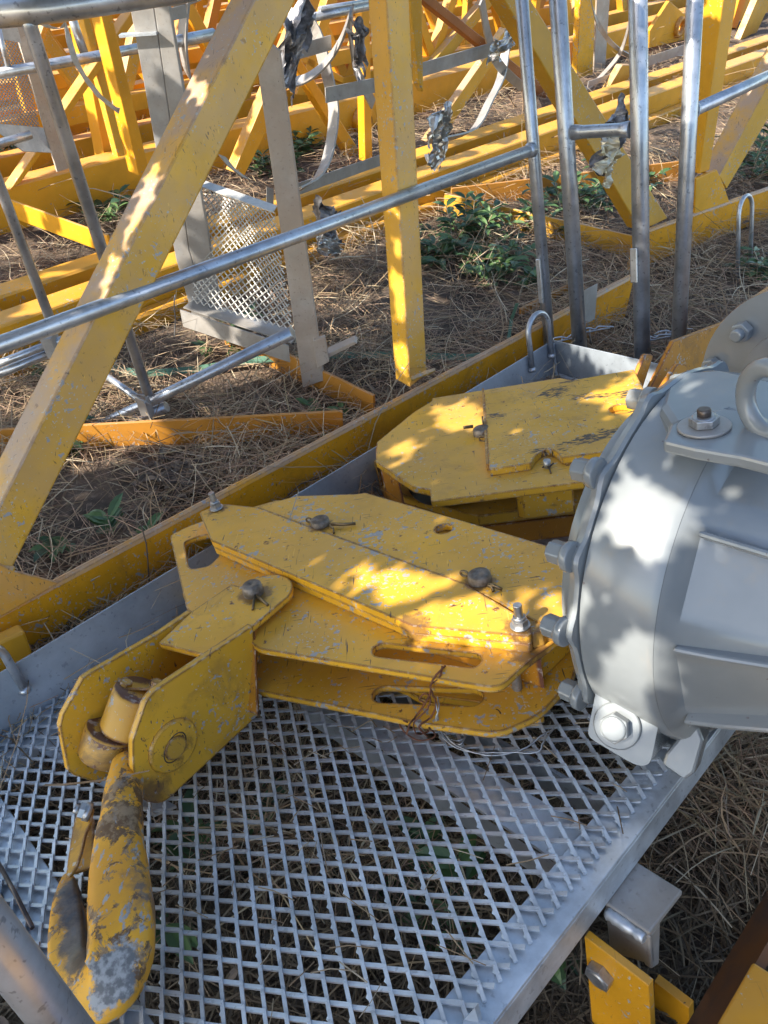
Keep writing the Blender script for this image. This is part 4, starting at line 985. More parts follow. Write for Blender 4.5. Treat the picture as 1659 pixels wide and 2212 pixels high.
farsection(4.7, 'third row lattice section, seen between the ladder hoops and the tube posts', 1.2, .17, 1.15, 1.3, seed=3)
farsection(5.9, 'yellow lattice section fourth from the platform, half hidden by nearer rows', 1.5, .20, 1.30, 1.45, seed=5)
farsection(4.15, 'low lattice row packed tight behind the deep bottom beam', 1.0, .16, .95, .85, seed=13)
farsection(5.25, 'close set lattice row beyond the third row', 1.3, .18, 1.1, .95, mat='yellow_beam', seed=21)
farsection(6.6, 'dense lattice row just before the farthest one', 1.6, .18, 1.15, 1.0, seed=27)
farsection(7.3, 'farthest yellow lattice section across the top of the picture', 1.8, .18, 1.2, 1.4, seed=8)

# ================================================================== ACCESS STRUCTURE (silver column, mesh guard, cream post)
ac = thing('access_frame', G(560, 760, 0), 'dusty access frame with mesh guard panel between silver column and cream post', 'access frame')
yc = G(670, 840, .02).y
vc = lambda u, v: VY(u, v, yc)
b = MB(); b.quadprism([vc(543, 60), vc(654, 838), vc(700, 822), vc(603, 110)], Vector((.25, .97, 0))*.012); b.build('cream_post', 'cream_post', ac, bevel=.002)
b = MB(); b.quadprism([vc(677, 730), vc(702, 722), vc(712, 775), vc(686, 790)], Vector((0, -1, 0))*.018); b.quadprism([vc(706, 765), vc(765, 738), vc(772, 742), vc(712, 772)], Vector((0, 1, -.1))*.05); b.build('latch_block', 'cream_post', ac, bevel=.002)
ys = 2.42
vs_ = lambda u, v: VY(u, v, ys)
b = MB(); b.quadprism([vs_(256, -120), vs_(380, 560), vs_(425, 715), vs_(455, 700), vs_(408, 540), vs_(312, -120)], Vector((.2, .98, 0))*.01)
b.quadprism([vs_(313, -120), vs_(409, 540), vs_(456, 700), vs_(480, 690), vs_(342, -120)], Vector((0.4, .9, 0))*.012); b.build('silver_column', 'galv_dusty', ac, bevel=.002)
b = MB(); b.quadprism([VY(256, 76, ys-.02), VY(336, 70, ys-.02), VY(338, 76, ys-.02), VY(258, 82, ys-.02)], Vector((0, 1, 0))*.03); b.build('column_rib', 'galvanised', ac)
# mesh panel: corners
mc = [VY(443, 398, 2.50), VY(592, 448, 2.35), VY(636, 716, 2.22), VY(412, 652, 2.40)]
def bil(s, t): return mc[0].lerp(mc[1], s).lerp(mc[3].lerp(mc[2], s), t)
b = MB(); n1, n2 = 26, 17
# diamond mesh
ca, cb = 15, 17
for i in range(-cb, ca+1):
    for sgn in (1, -1):
        pts = []
        for k in range(0, 41):
            t = k/40; s = (i/ca+(t*cb/ca) if sgn > 0 else (i+cb)/ca-(t*cb/ca)+0)
            if -0.001 <= s <= 1.001: pts.append(bil(s, t))
        if len(pts) > 1: b.tube([pts[0], pts[-1]], .0022, 4, smooth=False)
b.build('guard_mesh', 'mesh_white', ac, fix=False)
b = MB(); b.strip([VY(440, 398, 2.49), VY(594, 452, 2.34)], Vector((0.15, .5, .1)).normalized()*.035, .004); b.build('top_bar', 'mesh_white', ac)
b = MB(); f0, f1 = VY(408, 655, 2.40), VY(640, 730, 2.20); b.strip([f0, f1], Vector((-.3, -.8, 0)).normalized()*.07, .004); b.quadprism([f0-Vector((.02, .05, 0)), f1-Vector((.02, .05, 0)), f1-Vector((.02, .05, .06)), f0-Vector((.02, .05, .06))], Vector((0, .006, 0))); b.build('toe_channel', 'galv_dusty', ac)
# folded tubular guard frame at left (behind the big diagonal)
gf = thing('folded_guard', G(250, 950, 0), 'folded guard of thin galvanised tubes leaning behind the wide yellow diagonal at left', 'guard frame')
yt = G(345, 890, .05).y
vt = lambda u, v, y=yt: VY(u, v, y)
b = MB(); b.tube([vt(-60, 36), vt(120, 18), vt(420, -30)], .027, 16); b.build('top_tube', 'galv_tube', gf)
b = MB(); b.tube([vt(57, 25), vt(66, 60), vt(320, 852)], .0, 14, rr=[.022, .0165, .0145]); b.build('stanchion', 'galv_tube', gf)
b = MB(); b.tube([vt(-130, 10), vt(-20, 350), vt(118, 715)], .0135, 14); b.build('stanchion', 'galv_tube', gf)
b = MB(); b.tube([vt(-40, 822, yt-.1), vt(135, 752, yt-.02)], .0125, 12); b.tube([vt(-40, 800, yt-.1), vt(135, 733, yt-.02)], .011, 12); b.build('double_tube', 'galv_tube', gf)
b = MB(); b.tube([vt(60, 1012), vt(360, 878)], .0165, 16); b.build('bottom_tube', 'galv_tube', gf)
b = MB(); b.tube([vt(60, 990), vt(330, 864), vt(632, 718)], .0155, 16, rr=[.0145, .0155, .018]); b.build('bottom_tube', 'galv_tube', gf)
b = MB(); b.tube([vt(200, 790, yt+.2), vt(300, 862, yt)], .011, 12); b.build('brace_tube', 'galv_tube', gf)
b = MB(); c_ = vt(316, 858, yt-.02); b.box(c_-Vector((.02, .025, .05)), Vector((.03, .0, .0)), Vector((0, .004, 0)), Vector((-.006, 0, .075))); b.box(c_-Vector((-.012, .05, .05)), Vector((.004, .0, .0)), Vector((0, .045, 0)), Vector((-.006, 0, .06))); b.tube([c_+Vector((-.03, -.03, .03)), c_+Vector((.02, -.04, .0))], .004, 8); b.build('clip', 'galv_dusty', gf)
b = MB(); c_ = vt(118, 735, yt-.03); b.box(c_-Vector((.02, .03, .04)), Vector((.03, .0, .0)), Vector((0, .05, 0)), Vector((-.006, 0, .06))); b.build('clip', 'galv_dusty', gf)
# second access frame, top left background
a2_ = thing('access_frame', Q(90, 360, 3.3), 'far access frame at upper left with cream plate, fine mesh and rails', 'access frame')
b = MB(); b.quadprism([Q(20, 20, 3.3), Q(124, 372, 3.3), Q(162, 360, 3.3), Q(60, 10, 3.3)], NX*.012); b.build('cream_post', 'cream_post', a2_, bevel=.002)
b = MB(); mcc = [Q(-60, 55, 3.35), Q(40, 60, 3.35), Q(88, 280, 3.35), Q(-20, 290, 3.35)]
def bl2(s, t): return mcc[0].lerp(mcc[1], s).lerp(mcc[3].lerp(mcc[2], s), t)
for i in range(-22, 15):
    for sg in (1, -1):
        pts = [bl2(s, t) for t in [k/60 for k in range(61)] for s in [(i/14+t*22/14) if sg > 0 else ((i+22)/14-t*22/14)] if 0 <= s <= 1]
        if len(pts) > 1: b.tube([pts[0], pts[-1]], .0022, 4, smooth=False)
b.build('guard_mesh', 'galv_dusty', a2_, fix=False)
b = MB(); b.strip([Q(-40, 268, 3.3), Q(40, 272, 3.3), Q(112, 330, 3.3)], Vector((-.1, -.3, .1)), .004); b.strip([Q(-30, 62, 3.28), Q(42, 76, 3.28)], UP*.05, .004); b.build('toe_channel', 'mesh_white', a2_)
b = MB(); b.tube([Q(-30, 164, 3.2), Q(212, 121, 3.2), Q(300, 104, 3.2)], .019, 14); b.build('rail', 'galv_tube', a2_)
b = MB(); b.tube([Q(-30, 318, 3.2), Q(66, 291, 3.2)], .016, 14); b.build('rail', 'galv_tube', a2_)
b = MB(); b.tube([Q(-4, 60, 3.2), Q(20, 155, 3.2)], .010, 10); b.build('rail_post', 'galv_tube', a2_); b = MB(); b.tube([Q(146, 10, 3.25), Q(183, 118, 3.25)], .017, 10); b.build('rail_post', 'galv_tube', a2_)

# ================================================================== LADDER SAFETY HOOPS
def hoopset(label, hoops, straps, q, tubes=()):
    c = Q(*hoops[0][0][len(hoops[0][0])//2], q); t = thing('ladder_cage', c, label, 'ladder cage', 'galvanised ladder cages behind the near lattice')
    for pts, wd, dq in hoops:
        P_ = [Q(u, v, q+dq*(i/(len(pts)-1)-.5)) for i, (u, v) in enumerate(pts)]
        S_ = []
        for i in range(len(P_)-1):
            a, b_, c_, d_ = P_[max(i-1, 0)], P_[i], P_[i+1], P_[min(i+2, len(P_)-1)]
            for k in range(5):
                tt = k/5; S_.append(0.5*((2*b_)+(c_-a)*tt+(2*a-5*b_+4*c_-d_)*tt*tt+(3*b_-a-3*c_+d_)*tt**3))
        S_.append(P_[-1]); wv = []
        for i in range(len(S_)):
            tg = (S_[min(i+1, len(S_)-1)]-S_[max(i-1, 0)]).normalized(); wv.append((tg.cross(NX*.55+Vector((.0, -1, .6))*.6)).normalized()*wd*1.35)
        b = MB(); b.strip(S_, wv, .007); b.build('hoop', 'galv_dusty' if q < 99 else 'galv', t)
    for (a, c_), wd in straps:
        b = MB(); b.strip([Q(*a, q-.05), Q(*c_, q-.05)], UP*wd, .004); b.build('strap', 'galv_dusty', t)
    for (a, c_), r_ in tubes:
        b = MB(); b.tube([Q(*a, q), Q(*c_, q)], r_, 12); b.build('ladder_tube', 'galv_tube', t)
    return t
hoopset('bent flat steel ladder hoops between the wide diagonal and the middle lattice post', [([(637, 18), (681, 73), (703, 146), (721, 238), (710, 329), (685, 384), (640, 413)], .042, -.3), ([(760, 20), (757, 70), (770, 150), (806, 225)], .03, .2), ([(757, 30), (735, 90), (700, 140), (660, 170), (620, 180)], .03, .3)],
        [(((598, 124), (715, 92)), .045), (((703, 206), (830, 180)), .05), (((640, 410), (830, 343)), .042)], 2.35)
hoopset('crushed ladder hoop with torn foil right of the middle lattice post', [([(1094, 90), (1083, 164), (1057, 219), (1021, 281), (950, 303)], .036, -.25), ([(1040, 0), (1055, 80), (1078, 140), (1130, 190)], .03, .25)], [(((886, 158), (1092, 98)), .05)], 2.35)
hoopset('thin round ladder hoops seen between the thick galvanised posts', [([(1272, -20), (1290, 47), (1327, 99), (1380, 124), (1480, 120)], .02, 0), ([(1362, 40), (1338, 117), (1279, 184), (1258, 192)], .026, .2)], [(((1270, 182), (1480, 110)), .035), (((1400, 128), (1480, 100)), .03)], 3.1)
hoopset('narrow curved ladder hoop at upper left beside the silver column', [([(404, -30), (395, 73), (402, 146), (418, 185)], .055, 0), ([(340, -10), (390, 10), (430, 0)], .02, 0)], [(((330, 40), (402, 24)), .035)], 2.6,
        tubes=[(((335, 99), (462, 74)), .019), (((675, 38), (800, 12)), .016), (((690, 20), (800, 2)), .010)])
hoopset('looped galvanised strip in the far upper right corner', [([(1600, 74), (1630, 68), (1690, 52)], .03, 0), ([(1598, 84), (1597, 98)], .05, 0)], [], 3.6)
o = None
b = MB(); pts = [Q(u, v, 2.4) for u, v in [(479, 336), (500, 362), (530, 385), (583, 406), (583, 440)]]
b.strip(pts, [Vector((.02, .03, -.02))]*5, .004); hq = b.build('hoop_end', 'galv_dusty', ac)
# metal strap dangling at upper left
o = MB().strip([Q(*p, 2.9) for p in [(85, 45), (105, 58), (122, 62), (140, 52), (150, 90), (162, 130), (185, 170), (215, 208), (245, 232), (258, 240)]], [Vector((.018, .010, 0)) if i % 3 else Vector((.01, 0, .02)) for i in range(10)], .002).build('steel_strap', 'mesh_white'); tag(o, 'pale twisted steel strapping band dangling at upper left', 'strap')

# ================================================================== TORN FOIL WRAPS
def foil(center, size, mat, label, plane_q, seed, n=22, elong=(1, 1), rot=0.0):
    from mathutils import noise as mn
    c = Q(*center, plane_q); b = MB(); u_ = X1*math.cos(rot)+UP*math.sin(rot); v_ = -X1*math.sin(rot)+UP*math.cos(rot); vs = []; keep = []
    for j in range(n):
        for i in range(n):
            s = i/(n-1)-.5; t = j/(n-1)-.5; q = Vector((s*2.2+seed*7, t*2.2, seed*1.7))
            edge = 1+.45*mn.noise(q*1.7)
            fold = abs(mn.noise(q*1.3))*1.1+abs(mn.noise(q*3.1+Vector((3, 1, 2))))*.35
            x = s*edge+.18*mn.noise(q*1.5+Vector((5, 5, 5))); y = t*edge+.18*mn.noise(q*1.5+Vector((9, 2, 5)))
            vs.append(c+u_*x*size*elong[0]+v_*y*size*elong[1]+NX*(fold-.5)*size*.42-NX*size*.2); keep.append(math.hypot(s, t)+.25*mn.noise(q*2.3) < .50)
    fs = [[j*n+i, j*n+i+1, (j+1)*n+i+1, (j+1)*n+i] for j in range(n-1) for i in range(n-1) if keep[j*n+i]]
    b.add(vs, fs); o = b.build('foil_wrap', mat, fix=False); m = o.modifiers.new('s', 'SOLIDIFY'); m.thickness = .0012
    tag(o, label, 'foil scrap', 'torn foil wraps'); return o
foil((1300, 290), .15, 'foil_dark', 'crumpled dark grey foil stuck on the diagonal behind the short rung', 1.26, 1, elong=(.8, 1.2), rot=-.6)
foil((1287, 335), .15, 'foil_gold', 'bright silvery foil flap hanging below the short rung', 1.24, 2, elong=(.9, .9), rot=-.8)
foil((928, 285), .16, 'foil', 'shiny torn silver foil right of the middle lattice post', 2.0, 3, elong=(.8, 1.2), rot=-.4)
foil((690, 485), .17, 'foil_dark', 'dark curled foil scrap on the chord behind the long sloping rail', 2.3, 4, elong=(.8, 1.3), rot=.1)
foil((700, 525), .12, 'foil', 'silver foil tail lying on the chord below the dark curl', 2.25, 9, elong=(1.3, .5), rot=-.4)
foil((1068, 95), .13, 'foil', 'foil wrapped round the flat strap end near the leftmost tube post', 2.25, 5, elong=(1.2, .7), rot=.3)
foil((612, 90), .20, 'foil_dark', 'long blackened foil sleeve beside the top of the wide diagonal', 2.25, 6, elong=(.5, 1.6), rot=-.5)
foil((762, 100), .13, 'foil_dark', 'blackened foil knot on the hoops left of the middle post', 2.2, 7, elong=(.5, 1.3), rot=0)

# ================================================================== STRAP ON THE GROUND, WIRE TIES
pts = [G(u, v, .03+.01*math.sin(i*2)) for i, (u, v) in enumerate([(230, 795), (314, 807), (420, 798), (548, 777), (620, 774), (735, 767), (850, 766), (1010, 772), (1100, 760)])]
o = MB().strip(pts, Vector((.0, .022, .012)), .0015).build('packing_strap', 'strap_green'); tag(o, 'green plastic packing strap lying across the dry grass', 'strap')
o = MB().strip([G(1098, 735, .02), G(1105, 690, .06), G(1117, 655, .12)], Vector((.012, 0, 0)), .0012).build('packing_strap', 'strap_green'); tag(o, 'short green strap end sticking up beside the leftmost tube post', 'strap')
wt = thing('wire_tie', Pp(930, 1545, 0), 'rusty and silver binding wire twisted through the slots of the hook block', 'wire')
b = MB()
r_ = random.Random(4)
def wire(b, px, rr_, jit=4):
    P_ = []
    for (u, v, h) in px: P_.append(Pp(u, v, h))
    S_ = []
    for i in range(len(P_)-1):
        a, b_, c_, d_ = P_[max(i-1, 0)], P_[i], P_[i+1], P_[min(i+2, len(P_)-1)]
        for k in range(6):
            tt = k/6; S_.append(0.5*((2*b_)+(c_-a)*tt+(2*a-5*b_+4*c_-d_)*tt*tt+(3*b_-a-3*c_+d_)*tt**3)+Vector((r_.uniform(-1, 1), r_.uniform(-1, 1), 0))*.0005)
    b.tube(S_, rr_, 6, cap=False)
wire(b, [(962, 1438, .152), (945, 1455, .153), (932, 1475, .14), (928, 1500, .10), (918, 1520, .075), (900, 1545, .055), (885, 1565, .053), (878, 1590, .01)], .0016)
wire(b, [(955, 1440, .152), (950, 1462, .150), (930, 1480, .13), (935, 1500, .10), (942, 1520, .075), (930, 1550, .056), (905, 1570, .054), (925, 1592, .01)], .0016)
wire(b, [(918, 1520, .075), (905, 1510, .08), (918, 1498, .09), (930, 1510, .085), (920, 1535, .07), (895, 1560, .055), (900, 1585, .03), (925, 1580, .02), (905, 1565, .05)], .0014)
wire(b, [(880, 1560, .053), (862, 1555, .04), (872, 1580, .02), (905, 1600, .01), (940, 1590, .012), (925, 1570, .05)], .0014)
b.build('rusty_wire', 'rust_wire', wt)
b = MB()
wire(b, [(945, 1505, .08), (948, 1530, .07), (942, 1552, .056), (945, 1570, .04), (955, 1590, .012), (990, 1600, .012), (1005, 1590, .014), (975, 1578, .02), (955, 1590, .016), (985, 1615, .010), (1030, 1625, .008), (1100, 1625, .01), (1160, 1625, .012), (1175, 1600, .02), (1200, 1570, .02)], .0014)
wire(b, [(940, 1506, .08), (944, 1532, .07), (950, 1570, .04), (965, 1598, .012), (995, 1608, .014), (1000, 1585, .02), (960, 1580, .02), (990, 1612, .012), (1060, 1632, .008), (1130, 1618, .012), (1168, 1590, .02), (1195, 1575, .02)], .0014)
b.build('silver_wire', 'bolt_zinc', wt)

# ================================================================== VEGETATION
def strands(name, mat, n, length, wdt, area, seed, lift=.05, flatness=.25, zoff=0.0, curve=.5):
    rg = np.random.default_rng(seed); P0 = area(rg, n); n = len(P0)
    L = rg.uniform(length[0], length[1], n); az = rg.uniform(0, 2*np.pi, n); el = rg.normal(0, flatness, n)
    seg = 4; tt = np.linspace(0, 1, seg+1)
    d = np.stack([np.cos(az)*np.cos(el), np.sin(az)*np.cos(el), np.sin(el)], 1)
    side = np.stack([-np.sin(az), np.cos(az), np.zeros(n)], 1); cv = rg.normal(0, curve, n)
    co = np.zeros((n, (seg+1)*2, 3)); w_ = rg.uniform(wdt[0], wdt[1], n)
    twist = rg.uniform(-.9, .9, n)
    for k, t in enumerate(tt):
        c = P0+d*(L*t)[:, None]+side*(cv*L*(t*t-t))[:, None]
        c[:, 2] += -0.35*L*(t-.5)**2*rg.uniform(.0, .6, n)
        c[:, 2] = np.maximum(c[:, 2], .004+rg.uniform(0, .012, n))+zoff
        wv = side*np.cos(twist)[:, None]+np.array([0, 0, 1])[None]*np.sin(twist)[:, None]
        q = (w_*(1-.6*abs(t-.4)))[:, None]
        co[:, 2*k] = c-wv*q; co[:, 2*k+1] = c+wv*q
    nv = (seg+1)*2; base = (np.arange(n)*nv)[:, None, None]
    f = np.array([[2*k, 2*k+1, 2*k+3, 2*k+2] for k in range(seg)])[None]+base
    me = bpy.data.meshes.new(name); me.vertices.add(n*nv); me.vertices.foreach_set('co', co.reshape(-1))
    F_ = f.reshape(-1, 4); me.loops.add(F_.size); me.loops.foreach_set('vertex_index', F_.reshape(-1))
    me.polygons.add(len(F_)); me.polygons.foreach_set('loop_start', np.arange(len(F_))*4); me.update(calc_edges=True)
    me.materials.append(MATS[mat]); o = bpy.data.objects.new(name, me); COL.objects.link(o); return o
def area_box(x0, x1, y0, y1, z0=.0, z1=.05):
    def f(rg, n): return np.stack([rg.uniform(x0, x1, n), rg.uniform(y0, y1, n), rg.uniform(z0, z1, n)], 1)
    return f
def area_view(t0=.9, t1=7.5, z1=.06):      # ground the camera can see: a fan
    def f(rg, n):
        y = rg.uniform(0.15, 1.0, n); y = .2+7.3*y**1.55; x = rg.uniform(-1, 1, n)*(y*.62+.75)
        k = np.sin(x*4.3+1.2*np.sin(y*3.1))*np.sin(y*3.7+1.5*np.sin(x*2.9))+.6*np.sin(x*9.1+y*7.3)*np.sin(y*11-x*5); m_ = rg.uniform(-1.3, .5, n) < k
        return np.stack([x, y, rg.uniform(0, z1, n)*(1+.8*np.clip(k, 0, 1))], 1)[m_]
    return f
tag(strands('dry_grass', 'straw', 78000, (.05, .24), (.0007, .0018), area_view(), 1, curve=.28), 'tangled dry straw covering the ground', 'dry grass', kind='stuff')
tag(strands('pine_needles', 'needles', 70000, (.06, .16), (.0006, .0013), area_view(z1=.05), 2, flatness=.22, curve=.12), 'reddish brown fallen needles matted over the soil', 'pine needles', kind='stuff')
tag(strands('dry_stalks', 'stalks', 900, (.2, .6), (.0012, .0030), area_view(z1=.06), 3, flatness=.35, curve=.25), 'long pale dry stalks strewn over the straw', 'dry stalks', kind='stuff')
tag(strands('dry_grass', 'straw_shaded', 30000, (.04, .18), (.0008, .0020), area_box(-1.2, 1.6, -.15, 1.15, .01, .05), 5, curve=.2, flatness=.15), 'straw under and beside the platform, coloured darker for the shade there', 'dry grass', kind='stuff')
def deck_bits():
    rg = random.Random(33); b = MB()
    for i in range(170):
        x, y = rg.uniform(XL+.03, 1.05), rg.uniform(EY+.05, WY-.02); a = rg.uniform(0, 6.28); L = rg.uniform(.015, .07); d = X1*math.cos(a)+Y1*math.sin(a); p = Pl(x, y, .0062+rg.random()*.003)
        b.tube([p, p+d*L*.5+N*rg.uniform(0, .004)+Y1*rg.uniform(-.004, .004), p+d*L], .0006+rg.random()*.0004, 4, smooth=False)
    for i in range(60):
        x, y = rg.uniform(1.65, 1.9), rg.uniform(1.1, WY-.02); a = rg.uniform(0, 6.28); d = X1*math.cos(a)+Y1*math.sin(a); p = Pl(x, y, .006+rg.random()*.01); b.tube([p, p+d*.07], .001, 4, smooth=False)
    o = b.build('deck_litter', 'stalks'); tag(o, 'scattered needles and straw bits lying on the platform deck', 'litter', kind='stuff')
deck_bits()
def leafmesh(b, p, d, up, L, W, mi=0):
    d = d.normalized(); s = d.cross(up).normalized(); nrm = s.cross(d)
    pts = [p]; 
    for t, w_, z in ((.25, .8, .02), (.5, 1, .03), (.75, .7, .0)):
        c = p+d*L*t-nrm*0+nrm*L*z; pts += [c-s*W*w_+nrm*W*.35, c, c+s*W*w_+nrm*W*.35]
    pts.append(p+d*L-nrm*L*.08)
    b.add(pts, [[0, 2, 1], [0, 3, 2], [1, 2, 5, 4], [2, 3, 6, 5], [4, 5, 8, 7], [5, 6, 9, 8], [7, 8, 10], [8, 9, 10]])
def plant(c, n_st, h, seed, label, LL=.06, spread=.16, mat='leaf'):
    r_ = random.Random(seed); t = thing('leafy_weed', c, label, 'plant', 'green weeds among the beams'); bs = MB(); bl = MB()
    for i in range(n_st):
        az = r_.uniform(0, 6.28); ln = h*r_.uniform(.5, 1.1); tilt = r_.uniform(.2, 1.3)
        d = Vector((math.cos(az)*math.sin(tilt), math.sin(az)*math.sin(tilt), math.cos(tilt))); p = Vector(c)+Vector((r_.uniform(-1, 1), r_.uniform(-1, 1), 0))*spread*.5
        pts = [p+d*ln*k/4-UP*ln*.22*(k/4)**2 for k in range(5)]; 
        for q in pts: q.z = max(q.z, .01)
        bs.tube(pts, .0018, 5)
        for k in range(1, 5):
            for sg in (-1, 1):
                a2 = az+sg*r_.uniform(.5, 1.3); dl = Vector((math.cos(a2), math.sin(a2), r_.uniform(-.1, .5)))
                leafmesh(bl, pts[k], dl, UP+Vector((r_.uniform(-.3, .3), r_.uniform(-.3, .3), 0)), LL*r_.uniform(.6, 1.15), LL*.19*r_.uniform(.8, 1.2))
    bs.build('stem', 'stalks', t); bl.build('leaves', mat, t, fix=False)
PL = [((1000, 520), 26, .20, 'dense green weeds right of the middle lattice post foot'), ((1060, 590), 14, .16, 'green leaves nearest the leftmost tube post, on brown needles'), ((950, 560), 14, .14, 'low leafy weed touching the foot of the middle lattice post'),
      ((1240, 450), 20, .22, 'weed clump inside the triangle behind the two joined posts'), ((1330, 420), 14, .2, 'pale leaved weed behind the right joined post'), ((1150, 500), 12, .15, 'flat weed patch behind the long dusty cross flat'),
      ((1610, 390), 22, .28, 'dark bushy weed at the right edge behind the gusset'), ((1640, 330), 14, .25, 'taller weed at the far right edge'), ((1640, 600), 10, .14, 'weed under the rail near the right lifting loop'),
      ((40, 370), 20, .22, 'dark weed at the far left below the tube rail'), ((130, 350), 16, .2, 'weed behind the cream plate at upper left'), ((190, 285), 16, .28, 'drooping leaves under the twisted steel band'), ((130, 460), 4, .10, 'tiny sprout on the deep yellow beam at left'),
      ((640, 330), 16, .18, 'weed patch behind the cream post and ladder hoops'), ((600, 370), 12, .18, 'weed beside the mesh guard top bar'), ((235, 480), 10, .16, 'leaves in shade right of the left stanchion'),
      ((90, 790), 6, .12, 'small weed at the left chord near the double tube'), ((470, 735), 6, .12, 'small weed under the hanging black wire'), ((215, 1190), 3, .10, 'weed sprig beside the wide diagonal foot'), ((160, 960), 3, .1, 'weed sprig left of the bottom tubes'), ((1120, 615), 6, .12, 'thin weed left of the first tube post'), ((700, 915), 3, .08, 'single leafy twig on the end of the orange cross flat')]
for i, ((u, v), n_s, h, lb) in enumerate(PL): plant(G(u, v, 0), n_s, h, 20+i, lb, LL=.075 if i not in (12, 21) else .05)
# weeds seen through the deck
for i, ((u, v), lb) in enumerate([((880, 1900), 'green leaves under the middle of the mesh deck'), ((1100, 1990), 'green leaves under the mesh near the lower right platform edge'), ((560, 1800), 'green leaves under the mesh beside the hook'), ((420, 1980), 'leaves under the mesh right of the hook bend')]):
    plant(G(u, v, 0), 3, .12, 60+i, lb, LL=.075)
# leaf litter
def litter():
    rg = random.Random(9); b = MB()
    for i in range(420):
        if i < 160: c = G(380+rg.gauss(0, 45), 1030+rg.gauss(0, 40), .03)
        else: c = Vector((rg.uniform(-2.5, 2.5), rg.uniform(.3, 5), .03+rg.random()*.03))
        a = rg.uniform(0, 6.28); leafmesh(b, c, Vector((math.cos(a), math.sin(a), rg.uniform(-.4, .5))), Vector((rg.uniform(-.6, .6), rg.uniform(-.6, .6), 1)), rg.uniform(.02, .05), rg.uniform(.005, .012))
    o = b.build('leaf_litter', 'litter', fix=False); tag(o, 'curled dead leaves scattered over the straw', 'leaf litter', kind='stuff')
litter()
# black wire
o = MB().tube([vt(378, 637, 2.2), vt(376, 655, 2.2), vt(379, 690, 2.2), vt(377, 728, 2.2)], .002, 6).build('black_wire', 'foil_dark'); tag(o, 'thin black wire hanging below the long sloping rail', 'wire')
o = MB().tube([A(305, 1135, -.01), A(316, 1175, -.012), A(319, 1205, -.012), A(322, 1255, -.012)], .0018, 6).build('dry_twig', 'bark'); tag(o, 'thin dark twig hanging over the near chord', 'twig')
o = MB().tube([A(622, 1070, -.01), A(650, 1045, -.02), A(680, 1035, -.012), A(730, 1020, -.012), A(800, 990, -.01)], .0016, 6).build('dry_twig', 'bark'); tag(o, 'long thin twig across the chord behind the hook block', 'twig')

# ================================================================== OVERHANGING TREE (off to the left, behind the camera) that shades the yard, its leaf gaps cut for sun patches
sky_blocker = thing('sky_light_blocker', Vector((1.1, -.5, 0)), 'dark box with a drum, added unseen outside the lower right to block sky light', 'light blocker')  # added out of frame to block sky light and darken the lower right
b = MB(); b.box((.38, -.95, .05), (1.5, .25, 0), (0, .72, 0), (0, 0, .02)); b.box((.38, -.22, .05), (1.5, .25, 0), (0, .012, 0), (0, 0, 1.2)); b.build('blocker_panel', 'dark_sheave', sky_blocker, bevel=.004)
b = MB(); b.box((.38, -.95, .05), (.012, 0, 0), (0, .72, 0), (0, 0, 1.2)); b.build('blocker_panel', 'dark_sheave', sky_blocker, bevel=.004)
b = MB(); b.lathe(Vector((.6, -.6, .55)), (1, .16, 0), [(.28, 0), (.28, .03), (.20, .04), (.20, 1.0), (.28, 1.01), (.28, 1.04)], 32); b.build('blocker_drum', 'rust_beam', sky_blocker)
